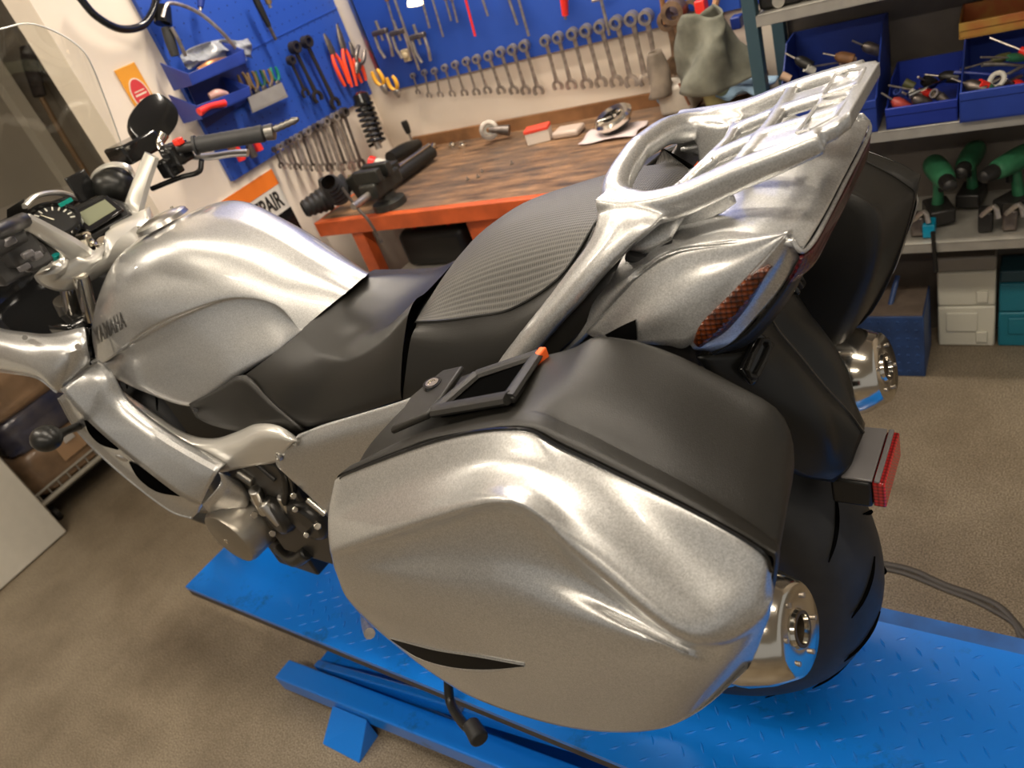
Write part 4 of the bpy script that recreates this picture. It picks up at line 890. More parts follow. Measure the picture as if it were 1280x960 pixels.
# ---- spanners
def spanner_mb(a, b, n_, w):
    """ring head at a, open jaw at b, n_ = board normal, w = shaft width"""
    a = V3(a); b = V3(b); d = (b - a).normalized(); s = d.cross(n_).normalized(); mb = MB()
    rings = []
    for t, ww in ((0.08, .8), (.5, .62), (.92, .9)):
        c = a.lerp(b, t) + n_ * w * .3
        rings.append([c + s * x * w * ww / 2 + n_ * y * w * .25 for x, y in ((-1, -.6), (-.6, -1), (.6, -1), (1, -.6), (1, .6), (.6, 1), (-.6, 1), (-1, .6))])
    mb.rings(rings)
    k = w * 1.1
    mb.lathe(a - n_ * w * .1, n_, [(0, k * .55), (0, k), (w * 1.3, k * .95), (w * 1.3, k * .55), (0, k * .55)], 16)
    pr = []
    for i in range(13):
        t = math.radians(50 + i * 260 / 12); pr.append((math.cos(t), math.sin(t)))
    o_ = [b + (d * x + s * y) * k * 1.15 for x, y in pr]; i_ = [b + (d * (x * .55) + s * (y * .5)) * k * 1.15 for x, y in reversed(pr)]
    i_[0] = b + (d * pr[-1][0] * .95 + s * pr[-1][1] * .5) * k; i_[-1] = b + (d * pr[0][0] * .95 + s * pr[0][1] * .5) * k
    mb.prism(o_ + i_, n_ * w * .5)
    return mb
NB = V3((0, 1, 0)); NS = V3((-1, 0, 0))
tops = [(517, 94), (531, 90), (544, 88), (557, 84), (570, 80), (584, 76), (597, 73), (612, 69), (627, 64), (642, 61), (657, 56)]
bots = [(523, 115), (537, 119), (551, 118), (566, 117), (581, 116), (596, 115), (610, 113), (627, 113), (643, 113), (658, 113), (674, 113)]
for i, (t, b) in enumerate(zip(tops, bots)):
    a = rb(*t, .035); c = rb(*b, .03); w = .0095 + .0008 * i
    o = rput(spanner_mb(a, c, NB, w), 'combination_spanner', steel, a, smooth=50)
    tag(o, 'small combination spanner, %s from the left in the short row under the back tool board' % ORD[i], 'spanner', 'small spanners along the back wall')
tops = [(683, 50), (699, 46), (717, 41), (734, 37), (752, 32), (772, 27), (791, 22), (809, 20)]
bots = [(698, 107), (715, 106), (734, 105), (752, 103), (771, 102), (790, 102), (808, 100), (824, 97)]
for i, (t, b) in enumerate(zip(tops, bots)):
    a = rb(*t, .04); c = rb(*b, .035); w = .0165 + .0007 * i
    o = rput(spanner_mb(a, c, NB, w), 'combination_spanner', steel, a, smooth=50)
    tag(o, 'large combination spanner, %s from the left in the long row on the back wall' % ORD[i], 'spanner', 'large spanners along the back wall')
for i, (t, b, w) in enumerate((((838, 22), (848, 82), .03), ((845, 12), (856, 80), .033), ((866, 8), (872, 76), .024))):
    a = rb(*t, (.03, .075, .03)[i]); c = rb(*b, (.03, .065, .03)[i])
    o = rput(spanner_mb(a, c, NB, w), 'ring_spanner', mat('rusty_tool_steel', (.33, .22, .14), .45, .7, noise=.5, nscale=40), a, smooth=50)
    tag(o, ['big rusty ring spanner hanging lowest beside the grey rag', 'biggest rusty ring spanner hanging over another one', 'thick ring spanner nearest the red box above the rag'][i], 'spanner', 'heavy ring spanners on the back wall')
NW = 16
for i in range(NW):
    t = i / (NW - 1)
    uu = 1.79 - .022 * (i % 2); a = rs(342 + 86 * t, 187 - 46 * t, uu); c = rs(351 + 100 * t, 207 - 2 * t + 4 * math.sin(3 * t), uu); w = .0095 + .0075 * t
    o = rput(spanner_mb(a, c, NS, w), 'combination_spanner', steel if i % 3 else steel_d, a, smooth=50)
    tag(o, 'combination spanner, %s from the left in the row on the side wall' % ORD[i], 'spanner', 'spanners on the side wall under the tool board')

# ---- hanging tools on the boards: (top px, bottom px, kind, colour, label)
def rod_tool(name, a, b, n_, r, m_rod, m_handle, label, cat, hl=.35, hr=2.6, tee=0, group=None):
    a = V3(a); b = V3(b); p = b.copy(); root = rthing(name, label, cat, p, group); d = (b - a)
    rput(MB().tube([a, a.lerp(b, .5), b], r, 8, 2), 'shaft', m_rod, p, root)
    if tee:
        s = d.normalized().cross(n_)
        rput(MB().tube([a - s * tee, a, a + s * tee], r * 1.1, 8, 2), 'cross_handle', m_rod, p, root)
    elif m_handle:
        rput(MB().tube([a - d * .02, a + d * hl * .4, a + d * hl], [r * hr, r * hr * 1.1, r * hr * .8], 10, 3), 'handle', m_handle, p, root)
    return root
tools = [((522, -20), (537, 35), .0045, steel, steel, 'short steel rod tool at the far left of the hanging rods'), ((538, -10), (554, 46), .004, steel, None, 'longest of the thin steel rods left of the middle'),
         ((553, -15), (564, 26), .004, steel, wood_l, 'thin rod with worn grip hanging third among the rods'), ((561, -15), (572, 28), .004, steel, steel, 'thin steel rod hanging just left of the red one'),
         ((577, -20), (594, 45), .0045, red_p, None, 'red coated rod hanging on the back tool board'), ((597, -20), (610, 20), .0045, steel, None, 'short steel rod right of the red one'),
         ((628, -25), (647, 31), .005, steel, steel, 'steel rod left of the longest driver on the board'), ((643, -20), (661, 45), .005, steel, None, 'long straight steel driver hanging near the board middle'),
         ((478, -20), (495, 40), .004, steel, wood_l, 'thin screwdriver with worn handle near the metal strip')]
for t, b, r, m1, m2, lb in tools: rod_tool('rod_tool', rb(*t, .05), rb(*b, .05), NB, r, m1, m2, lb, 'hand tool', group='rods and drivers on the back tool board')
rod_tool('extension_bar', rb(490, -10, .06), rb(524, 88, .06), NB, .005, steel, None, 'long thin extension bar reaching down to the small spanners', 'hand tool')
rod_tool('tee_wrench', rb(751, -2, .06), rb(762, 44, .06), NB, .0055, steel, None, 'tee handled wrench hanging behind the long spanners', 'hand tool', tee=.03)
rod_tool('red_screwdriver', rb(703, -25, .05), rb(707, 24, .05), NB, .005, steel, red_p, 'red handled driver hanging at the top of the back board', 'hand tool', hl=.9)
def pliers(a, b, n_, m_h, label, size=.012, m_j=steel_d, spread=.25, group='pliers on the tool boards'):
    a = V3(a); b = V3(b); d = (b - a); L = d.length; d.normalize(); s = d.cross(n_).normalized(); p = b.copy()
    root = rthing('pliers', label, 'pliers', p, group)
    rput(MB().tube([a, a + d * L * .15, a + d * L * .32, a + d * L * .42], [size * .35, size * .9, size * 1.1, size * .9], 10, 4, flat=(1, .6), up=n_), 'jaws', m_j, p, root)
    for q in (-1, 1):
        rput(MB().tube([a + d * L * .36 + s * q * size * .3, a + d * L * .55 + s * q * size * (1 + spread), a + d * L * .8 + s * q * size * (1.1 + spread), b + s * q * size * (.8 + spread)], [size * .45, size * .6, size * .6, size * .45], 10, 4), 'handle', m_h, p, root)
    return root
orange_g = mat('orange_red_grip', (.85, .07, .02), .4)
for t, b, m_, lb in (((405, 42), (434, 106), orange_g, 'leftmost red handled pliers on the side tool board'), ((421, 30), (443, 108), orange_g, 'middle red handled pliers on the side tool board'), ((437, 52), (455, 102), orange_g, 'right hand red handled pliers half over the white corner')):
    pliers(rs(*t, 1.78), rs(*b, 1.78), NS, m_, lb, .013)
for t, b, lb in (((300, 92), (318, 128), 'pliers with brown grips, leftmost in the small wall holder'), ((312, 90), (326, 125), 'pliers with brown grips, second in the small wall holder'), ((322, 88), (334, 120), 'dark green gripped pliers in the middle of the wall holder'), ((332, 87), (342, 116), 'pliers with brown grips, right of the dark green ones'), ((341, 84), (350, 112), 'green gripped pliers at the right end of the wall holder')):
    i = int(t[0]); pliers(rs(*b, 1.77), rs(*t, 1.77), NS, {300: mat('brown_grip', (.16, .10, .04), .5), 312: mat('brown_grip', (.16, .10, .04), .5), 322: mat('dark_green_grip', (.01, .07, .04), .4), 332: mat('brown_grip', (.16, .10, .04), .5), 341: mat('green_grip', (.0, .16, .10), .4)}[i], lb, .010)
q = rs(330, 130, 1.77); hd = rthing('tool_holder', 'small grey slotted metal holder for pliers on the side board', 'tool holder', q)
mb = MB(); A1 = rs(310, 130, 1.765); A2 = rs(352, 110, 1.765)
rput(MB().prism([rs(310, 122, 1.75), rs(352, 103, 1.75), rs(360, 121, 1.75), rs(316, 141, 1.75)], (.004, 0, 0)), 'front_plate', grey_st, q, hd)
rput(MB().prism([rs(316, 140, 1.75), rs(360, 120, 1.75), rs(360, 120, 1.80), rs(316, 140, 1.80)], (0, 0, .004)), 'shelf', grey_st, q, hd)
for t, b, lb in (((362, 76), (381, 117), 'smallest of the three dark adjustable wrenches on the side board'), ((366, 60), (396, 122), 'middle one of three dark adjustable wrenches on the side board'), ((381, 53), (418, 130), 'longest of three dark adjustable wrenches on the side board')):
    a = rs(*t, 1.785); c = rs(*b, 1.785); o = rput(spanner_mb(a, c, NS, .020 if t[0] != 362 else .015), 'adjustable_wrench', mat('blackened_steel', (.05, .042, .035), .4, .6), a, smooth=50); tag(o, lb, 'wrench', 'dark wrenches on the side board')
for k, (t, b, lb) in enumerate((((468, 88), (484, 118), 'yellow handled snips hanging left at the room corner'), ((487, 96), (499, 122), 'yellow handled snips hanging right at the room corner'))):
    pliers(rb(*b, .06), rb(*t, .06), NB, yellow_p, lb, .014, steel)
pliers(rs(446, 92, 1.74), rs(452, 60, 1.74), NS, steel_d, 'dark pliers hanging across the white room corner', .014)
# pullers and clamps near the strip
for (x, y, lb) in ((475, 40, 'steel two legged puller left of the extension bar'), ((497), 40, 'dull steel clamp right beside the long extension bar'), ((522), 45, 'rusty puller with short legs on the back board')):
    q = rb(x, y, .05); t = rthing('bearing_puller', lb, 'puller', q, 'pullers on the back tool board')
    rput(MB().box(q, (.07, .02, .018)), 'yoke', steel_d, q, t, bevel=.004)
    for s in (-1, 1): rput(MB().tube([q + V3((s * .028, 0, 0)), q + V3((s * .03, .005, -.05)), q + V3((s * .02, .005, -.09))], .006, 8, 3), 'leg', steel, q, t)
    rput(MB().cyl(q + V3((0, 0, .04)), q + V3((0, 0, -.03)), .006), 'screw', steel, q, t)
q = rb(508, 69, .04); o = rput(MB().box(q, (.035, .012, .045)).lathe(q + V3((0, .006, 0)), NB, [(0, .012), (.006, .01), (.006, 0)], 14), 'padlock_tag', mat('tan_tag', (.45, .36, .22), .6), q, bevel=.003); tag(o, 'small tan tag hanging above the first small spanners', 'tag')
# inspection lamp just in frame at the top edge
q = rb(517, -6, .22); t = rthing('inspection_lamp', 'small glowing work lamp at the top of the back board', 'lamp', q)
rput(MB().lathe(q, (0, .3, -1), [(0, .018), (.02, .026), (.03, .026), (.034, .0)], 20), 'bulb', mat('glowing_bulb', (1, .75, .4), .4, emit=5), q, t)
rput(MB().lathe(q, (0, -.3, 1), [(0, .02), (.06, .014), (.1, .012)], 16), 'socket', dark, q, t)

# ---- side board: hoses, gun, bins, bag, shock absorber
t = rthing('tyre_inflator', 'black tyre inflator with curved hoses hanging on the side board', 'inflator', rs(205, 40, 1.76)); q0 = rs(205, 40, 1.76)
S = lambda x, y, u=1.76: rs(x, y, u)
rput(MB().tube([S(98, -5), S(120, 20), S(150, 36), S(178, 32), S(192, 12), S(196, -8)], .011, 10, 6), 'supply_hose', gloss, q0, t)
rput(MB().tube([S(203, 22, 1.74), S(212, 4, 1.74), S(245, 14, 1.74), S(275, 38, 1.73), S(298, 64, 1.73), S(306, 76, 1.72)], .006, 8, 6), 'outlet_hose', steel, q0, t)
rput(MB().tube([S(203, 8), S(204, 30)], [.024, .026], 14, 2), 'valve_body', gloss, q0, t)
rput(MB().tube([S(207, 34), S(213, 52), S(219, 70)], [.014, .016, .013], 12, 4), 'handle', rubber, q0, t)
rput(MB().tube([S(214, 34, 1.74), S(222, 48, 1.74), S(232, 70, 1.75)], .006, 8, 3), 'trigger', steel, q0, t)
rput(MB().cyl(S(298, 64, 1.73), S(307, 77, 1.72), .010), 'chuck', chrome, q0, t)
q = S(255, 62, 1.78); t = rthing('plastic_bag', 'crumpled clear plastic bag behind the inflator hose', 'bag', q)
rr = random.Random(2); rows = []
for y in range(5):
    rows.append([S(226 + x * 14 + rr.uniform(-3, 3) + y * 2, 62 - x * 2.6 + y * 6 - (2 - abs(x - 3)) * 2 + rr.uniform(-2, 2), 1.79 - rr.uniform(0, .04)) for x in range(7)])
rput(MB().grid(rows, 3, 3), 'film', mat('cloudy_plastic', (.55, .57, .58), .2, trans=.35, noise=.3, nscale=60), q, t, thick=.001)
def wall_bin(corners, depth, label, fill=None):
    """corners: px of front top-left, top-right, bottom-right, bottom-left on plane u"""
    P4 = [V3(c) for c in corners]; q = P4[3].copy(); t = rthing('wall_bin', label, 'bin', q, 'blue bins on the side board')
    back = [v + V3((depth, 0, 0)) for v in P4]; bt = [v + V3((0, 0, .05)) for v in back[:2]]
    rput(MB().prism([P4[0], P4[1], P4[2], P4[3]], (.004, 0, 0)), 'front', blue_bin, q, t, bevel=.001)
    rput(MB().prism([P4[3], P4[2], back[2], back[3]], (0, 0, .004)), 'base', blue_bin, q, t)
    for a, b, c, e in ((P4[0], P4[3], back[3], bt[0]), (P4[1], P4[2], back[2], bt[1])): rput(MB().prism([a, b, c, e], (0, .004, 0)), 'side', blue_bin, q, t)
    return t, q
wall_bin([S(236, 92, 1.70), S(305, 62, 1.70), S(308, 78, 1.70), S(242, 106, 1.70)], .096, 'upper blue wall bin beside the inflator hose')
q = S(262, 82, 1.74); o = rput(MB().tube([S(248, 88, 1.74), S(265, 80, 1.73), S(285, 74, 1.74)], [.008, .014, .008], 10), 'copper_part', mat('copper', (.45, .2, .08), .35, .8), q); tag(o, 'coppery metal part lying in the upper blue wall bin', 'metal part')
wall_bin([S(246, 132, 1.70), S(312, 108, 1.70), S(314, 120, 1.70), S(254, 148, 1.70)], .096, 'lower blue wall bin holding red pieces')
q = S(264, 134, 1.69); o = rput(MB().tube([S(249, 140, 1.69), S(262, 133, 1.69), S(281, 129, 1.69)], [.012, .009, .011], 10), 'red_clip', red_p, q); tag(o, 'red plastic clip hanging over the lower blue wall bin', 'clip')
q = S(272, 119, 1.73); o = rput(MB().tube([S(262, 121, 1.73), S(272, 117, 1.72), S(283, 118, 1.73)], [.011, .014, .010], 10), 'clear_packet', mat('pinkish_plastic', (.6, .35, .3), .3), q); tag(o, 'small pinkish packet in the lower blue wall bin', 'packet')
q = S(240, 118, 1.8); o = rput(MB().prism([S(229, 95, 1.800), S(300, 62, 1.800), S(322, 118, 1.800), S(258, 160, 1.800)], (.004, 0, 0)), 'bin_panel', mat('dark_blue_panel', (.01, .02, .12), .4), q, smooth=0); tag(o, 'dark blue mounting panel behind the wall bins', 'panel')
q = S(452, 150, 1.72); t = rthing('shock_absorber', 'black coil shock absorber leaning at the room corner', 'shock absorber', S(470, 190, 1.70)); q0 = S(470, 190, 1.70)
a = S(450, 118, 1.72); b = S(474, 186, 1.70); d = b - a
rput(MB().cyl(a, b, .014), 'damper', steel, q0, t)
pts = []; s1, s2 = frame_of(d)
for k in range(8 * 12 + 1):
    tt = k / 96; an = 2 * PI * 8 * tt; pts.append(a + d * (.15 + .75 * tt) + (s1 * math.cos(an) + s2 * math.sin(an)) * .032)
rput(MB().tube(pts, .0075, 6, 1), 'coil_spring', gloss, q0, t)
rput(MB().lathe(a, d, [(-.01, .01), (0, .03), (.03, .034), (.035, .02)], 18), 'top_mount', gloss, q0, t)
rod_tool('wire_brush', S(316, -8, 1.75), S(345, 50, 1.75), NS, .006, steel_d, black, 'dark handled tool with blue tip hanging at the top of the side board', 'hand tool', hl=.7, hr=1.8)
rod_tool('spring_hook', S(252, -10, 1.75), S(250, 14, 1.75), NS, .005, steel, blue_bin, 'short tool with a blue spring at the top of the side board', 'hand tool', hl=.8, hr=2.2)
rod_tool('long_nose_tool', S(330, -15, 1.75), S(338, 10, 1.75), NS, .006, steel, mat('brown_grip', (.16, .10, .04), .5), 'tool with brown grip cut by the top edge of the photo', 'hand tool', hl=.8, hr=2)
for k, (x, y) in enumerate(((293, 192), (303, 200), (318, 196), (325, 188))):
    q = S(x, y, 1.78); o = rput(MB().lathe(q, (0, 0, 1), [(0, .0), (0, .014), (.04, .012), (.045, .004), (.06, .004), (.06, 0)], 12), 'spark_plug_cap', [mat('brown_cap', (.2, .08, .03), .5), red_p, steel_d, red_p][k], q)
    tag(o, ['brown cap under the brake lever end', 'left red cap below the side board', 'dark cap between the two red ones', 'right red cap below the side board'][k], 'small part', 'small caps below the side board')

# ---- signs on the side wall
def flat_sign(px, u, m, name, label, cat='sign', t=.003):
    pts = [S(x, y, u) for x, y in px]; q = pts[-1].copy()
    return rput(MB().prism(pts, (t, 0, 0)), name, m, q, smooth=0), q
ys = rthing('yellow_sign', 'orange yellow enamel sign with a red oval on the side wall', 'sign', S(172, 138, 1.824)); q0 = S(172, 138, 1.824)
tl, tr_, bl = S(143, 88, 1.824), S(169, 79, 1.824), S(172, 140, 1.824)
zt = max(tl[2], tr_[2]); zb = zt - .20; v1 = tl[1]; v0 = tr_[1]
rput(MB().box2((1.824, v0, zb), (1.829, v1, zt)), 'plate', mat('yellow_orange_enamel', (.78, .33, .03), .35), q0, ys, bevel=.002, smooth=0)
cy_ = (v0 + v1) / 2; cz = zt - .085
E_ = lambda r, h: [V3((1.8235, cy_ + math.cos(2 * PI * k / 28) * r, cz + math.sin(2 * PI * k / 28) * h)) for k in range(28)]
rput(MB().prism(E_(.031, .049), (-.0008, 0, 0)), 'oval_edge', mat('sign_cream', (.75, .66, .5), .4), q0, ys, smooth=0)
rput(MB().prism([v - V3((.0008, 0, 0)) for v in E_(.027, .045)], (-.0008, 0, 0)), 'oval', mat('sign_red', (.62, .05, .05), .4), q0, ys, smooth=0)
rput(MB().box2((1.8215, cy_ - .018, cz + .010), (1.8225, cy_ + .018, cz + .013)).box2((1.8215, cy_ - .020, cz - .001), (1.8225, cy_ + .020, cz + .004)).box2((1.8215, cy_ - .016, cz - .014), (1.8225, cy_ + .016, cz - .011)), 'oval_lettering', mat('sign_cream', (.75, .66, .5), .4), q0, ys, smooth=0)
rput(MB().box2((1.8222, cy_ - .010, cz - .085), (1.8235, cy_ + .006, cz - .055)), 'lower_mark', mat('sign_cream', (.75, .66, .5), .4), q0, ys, smooth=0)
v1 = S(286, 240, 1.824)[1]; v0 = S(339, 211, 1.824)[1]; zt = S(339, 211, 1.824)[2]; v1 = v0 + .28
q0 = V3((1.824, v0, zt - .3)); rp = rthing('repair_poster', 'orange, white and black metal sign reading REPAIR above the workbench end', 'sign', q0)
rput(MB().box2((1.824, v0, zt - .30), (1.829, v1, zt)), 'plate', mat('sign_white', (.72, .68, .6), .45), q0, rp, smooth=0)
rput(MB().box2((1.8228, v0, zt - .055), (1.8238, v1, zt)), 'orange_band', mat('sign_orange', (.85, .2, .02), .45), q0, rp, smooth=0)
rput(MB().box2((1.8228, v0, zt - .30), (1.8238, v1, zt - .145)), 'black_band', gloss, q0, rp, smooth=0)
rt = text('repair_lettering', 'REPAIR', 1, mat('sign_black', (.02, .018, .015), .5), (0, 0, 0), (1, 0, 0), (0, 1, 0), rp, extrude=0, bold=.03)
xs = [v.co[0] for v in rt.data.vertices]; ys_ = [v.co[1] for v in rt.data.vertices]; va = v0 + .178; vb = v0 + .018
for v in rt.data.vertices:
    a = (v.co[0] - min(xs)) / (max(xs) - min(xs)); b = (v.co[1] - min(ys_)) / (max(ys_) - min(ys_))
    v.co = V3((1.8225, va + (vb - va) * a, zt - .128 + .060 * b)) - q0
# ---- workbench
BZ = .9; q0 = V3((.9, .33, 0)); bench = rthing('workbench', 'long workbench with worn wooden top and orange steel frame', 'workbench', q0)
rput(MB().box2((.28, .004, BZ - .035), (1.71, .63, BZ)), 'bench_top', bench_mat(), q0, bench, bevel=.003, smooth=0)
rput(MB().box2((.28, .63, BZ - .055), (1.72, .66, BZ)), 'front_rail', orange_m, q0, bench, bevel=.004, smooth=0)
rput(MB().box2((1.71, .01, BZ - .055), (1.725, .66, BZ)), 'end_rail', orange_m, q0, bench, bevel=.003, smooth=0)
for u in (1.53, .32): 
    for v in (.60, .04): rput(MB().box2((u, v, 0), (u + .055, v + .045, BZ - .055)), 'leg', orange_m, q0, bench, bevel=.003, smooth=0)
rput(MB().box2((.45, .08, .18), (1.10, .62, BZ - .056)), 'drawer_cabinet', orange_m, q0, bench, bevel=.004, smooth=0)
for z in (.23, .45, .66): rput(MB().box2((.47, .622, z), (1.08, .632, z + .18)), 'drawer', orange_m, q0, bench, bevel=.003, smooth=0)
rput(MB().box2((1.10, .05, .62), (1.53, .60, .635)), 'lower_shelf', grey_st, q0, bench, smooth=0)
rput(MB().box2((.28, .004, BZ), (1.70, .02, BZ + .045)), 'back_board', wood_l, q0, bench, smooth=0)
# things on the shelf under the bench
q = V3((1.34, .40, .637)); t = rthing('tool_bag', 'black tool bag on the shelf under the workbench', 'bag', q)
rput(MB().box(q + V3((0, 0, .07)), (.30, .30, .14)), 'body', black, q, t, bevel=.03, seg=4)
rput(MB().tube([q + V3((-.08, .1, .13)), q + V3((-.06, .14, .19)), q + V3((.06, .14, .19)), q + V3((.08, .1, .13))], .009), 'handle', red_p, q, t)
q = V3((1.16, .12, .637)); o = rput(MB().box(q + V3((0, 0, .08)), (.09, .1, .16)), 'blue_box', blue_bin, q, bevel=.006); tag(o, 'blue plastic box behind the tool bag under the bench', 'box')
q = V3((1.32, .66, .355)); t = rthing('coiled_hose', 'coil of black hose under the workbench shelf', 'hose', q)
mb = MB(); pts = []
for k in range(73):
    a = 2 * PI * k / 24; pts.append(q + V3((math.cos(a) * (.115 + .006 * k / 24), -.022 * (k / 24), .12 + math.sin(a) * .10)))
rput(mb.tube(pts, .011, 8, 1), 'coil', rubber, q, t)
q = V3((1.33, .42, .0)); t = rthing('parts_crate', 'dark crate of metal parts on the floor under the bench', 'crate', q)
rput(MB().box(q + V3((0, 0, .16)), (.36, .34, .32)), 'body', mat('dark_grey_plastic', (.05, .05, .045), .5, noise=.4, nscale=25), q, t, bevel=.01)
rput(MB().box(q + V3((0, 0, .325)), (.38, .36, .02)), 'lid', mat('grey_lid', (.12, .115, .10), .5), q, t, bevel=.006)

# ---- things on the bench
Bf = lambda x, y, z=BZ + .001: rf(x, y, z)
q = Bf(482, 262) + V3((0, -.03, 0)); t = rthing('bench_vise', 'black iron bench vise at the front edge of the workbench', 'vise', q)
iron = mat('cast_iron', (.05, .05, .042), .45, .5, noise=.4, nscale=25)
rput(MB().lathe(q, (0, 0, 1), [(0, 0), (0, .06), (.02, .058), (.03, .035), (.05, .03)], 20), 'swivel_base', iron, q, t)
rput(MB().box(q + V3((0, 0, .08)), (.075, .15, .055)), 'body', iron, q, t, bevel=.010, seg=3)
rput(MB().box(q + V3((0, .045, .125)), (.11, .028, .045)), 'front_jaw', iron, q, t, bevel=.004)
rput(MB().box(q + V3((0, -.01, .125)), (.11, .028, .045)), 'rear_jaw', iron, q, t, bevel=.004)
rput(MB().box(q + V3((0, -.06, .105)), (.05, .07, .03)), 'anvil', iron, q, t, bevel=.004)
rput(MB().cyl(q + V3((0, .07, .075)), q + V3((0, .16, .075)), .012), 'screw', steel, q, t)
rput(MB().tube([q + V3((.02, .15, .14)), q + V3((0, .15, .075)), q + V3((-.03, .152, .02)), q + V3((-.045, .155, -.06))], .005, 8, 3), 'tommy_bar', steel_d, q, t)
q = Bf(412, 268); t = rthing('rubber_boot', 'pair of black rubber bellows boots on the left end of the workbench', 'rubber boot', q)
for dx, dz, ax in ((.0, .052, (.3, .5, .0)), (-.06, .058, (-.2, .3, .35))):
    prof = [(k * .010, .044 - .0018 * k + (.005 if k % 2 else 0)) for k in range(11)]
    rput(MB().lathe(q + V3((dx, -.03, dz)), ax, prof, 22), 'bellows', rubber, q, t)
for k in range(3): rput(MB().box(q + V3((.03 - .05 * k, -.06, .08)), (.03, .03, .07), Matrix.Rotation(.4 * (k - 1), 3, 'Y')), 'flange', rubber, q, t, bevel=.006)
q = Bf(508, 208); t = rthing('impact_tool', 'long black tool with a bright rod lying across the workbench', 'power tool', q)
a = Bf(478, 235, BZ + .03); b = Bf(540, 190, BZ + .03)
rput(MB().tube([a, a.lerp(b, .5), b], [.022, .026, .024], 12, 4), 'body', black, q, t)
rput(MB().cyl(a + V3((0, 0, .03)), b + V3((0, 0, .028)), .007), 'rod', chrome, q, t)
a2 = Bf(488, 198, BZ + .06); b2 = Bf(523, 180, BZ + .04)
rput(MB().tube([a2, a2.lerp(b2, .5), b2], [.026, .03, .02], 12, 4), 'motor_housing', black_s, q, t)
q = Bf(474, 214, BZ + .016); t = rthing('spray_can', 'small can with a bright red cap beside the black tool', 'can', q)
d = V3((.55, .1, .25)).normalized()
rput(MB().cyl(q + V3((0, 0, .03)), q + V3((0, 0, .03)) - d * .06, .024, n=20), 'body', white_p, q, t, bevel=.003)
rput(MB().lathe(q + V3((0, 0, .03)), d, [(0, .026), (.025, .027), (.026, .018), (.01, .015), (.01, 0)], 20), 'cap', red_p, q, t)
q = Bf(458, 228); t = rthing('caliper_part', 'pale metal brake part left of the red capped can', 'metal part', q)
rput(MB().box(q + V3((0, 0, .018)), (.09, .05, .025)).cyl(q + V3((-.05, 0, .02)), q + V3((.06, .02, .035)), .012), 'casting', mat('brassy_metal', (.4, .33, .2), .35, .8), q, t, bevel=.004)
q = Bf(455, 258); o = rput(MB().box(q + V3((0, -.03, .062)), (.06, .05, .1), Matrix.Rotation(.3, 3, 'Y')), 'clamp_block', iron, q, bevel=.006); tag(o, 'dark iron block left of the vise', 'block')
pliers(rf(484, 176, BZ + .02), rf(488, 146, BZ + .09), NB, red_p, 'red handled pliers standing against the wall behind the can', .010, steel)
rod_tool('file', rb(505, 152, .09), rb(515, 176, .09), NB, .005, steel, black, 'black handled file leaning on the wall above the bench', 'hand tool', hl=.6)
q = Bf(545, 181, BZ + .003) + V3((0, .055, 0)); t = rthing('magnetic_tray', 'small round chrome tray of bits at the back of the bench', 'tray', q)
rput(MB().lathe(q, (0, 0, 1), [(0, 0), (0, .03), (.012, .038), (.014, .038), (.004, .028), (.004, 0)], 24), 'bowl', chrome, q, t)
rput(MB().box(q + V3((0, 0, .012)), (.02, .02, .02)), 'bit', steel_d, q, t, bevel=.003)
for k, (x, y) in enumerate(((566, 183), (579, 184))):
    q = Bf(x, y); o = rput(MB().lathe(q, (0, 0, 1), [(0, .0), (0, .016), (.012, .017), (.014, .010), (.02, .009), (.02, 0)], 16), 'steel_bush', chrome, q, smooth=40); tag(o, ['left', 'right'][k] + ' one of two bright bushes at the back of the bench', 'bush', 'bright bushes on the bench')
q = Bf(617, 178); t = rthing('bearing_ring', 'round steel bearing flange standing near the bench back', 'bearing', q)
c = q + V3((.0, 0, .048)); rput(MB().lathe(c, (-.5, .9, .25), [(0, .022), (0, .036), (.012, .036), (.014, .03), (.014, .022), (0, .022)], 28), 'outer_ring', steel, q, t)
rput(MB().lathe(c, (-.5, .9, .25), [(.0, .010), (-.02, .012), (-.02, .02), (.008, .02), (.008, .01), (0, .010)], 24), 'inner_ring', chrome, q, t)
rput(MB().cyl(c, c + V3((-.07, -.02, -.02)), .012, .02), 'stub', steel_d, q, t)
q = Bf(676, 176); t = rthing('parts_box', 'small white and red cardboard parts box on the bench', 'box', q)
R_z = Matrix.Rotation(.25, 3, 'Z')
rput(MB().box(q + V3((0, 0, .022)), (.085, .05, .044), R_z), 'carton', mat('box_white', (.68, .6, .52), .6), q, t, bevel=.002)
rput(MB().box(q + V3((0, 0, .045)), (.088, .053, .012), R_z), 'red_flap', mat('box_red', (.7, .06, .03), .5), q, t, bevel=.002)
q = Bf(712, 168); o = rput(MB().box(q + V3((0, 0, .012)), (.10, .07, .024)), 'clear_packet', mat('pale_plastic', (.5, .4, .33), .3), q, bevel=.008); tag(o, 'pale see-through packet right of the red and white box', 'packet')
q = Bf(770, 158, BZ + .018); t = rthing('brake_caliper', 'bright chromed brake caliper lying on a tissue', 'brake caliper', q)
rput(MB().lathe(q + V3((0, 0, .02)), (.15, .25, 1), [(0, .035), (0, .062), (.014, .066), (.022, .058), (.020, .035), (0, .035)], 32), 'ring', chrome, q, t)
rput(MB().lathe(q + V3((0, 0, .012)), (.15, .25, 1), [(-.01, .05), (.005, .056)], 32, cap=True), 'dark_core', gloss, q, t)
for k in range(3):
    a = 2 * PI * k / 3 + .5; rput(MB().box(q + V3((math.cos(a) * .03, math.sin(a) * .03, .032)), (.05, .012, .008), Matrix.Rotation(a, 3, 'Z')), 'spoke', chrome, q, t, bevel=.002)
q = Bf(766, 168); rr = random.Random(9)
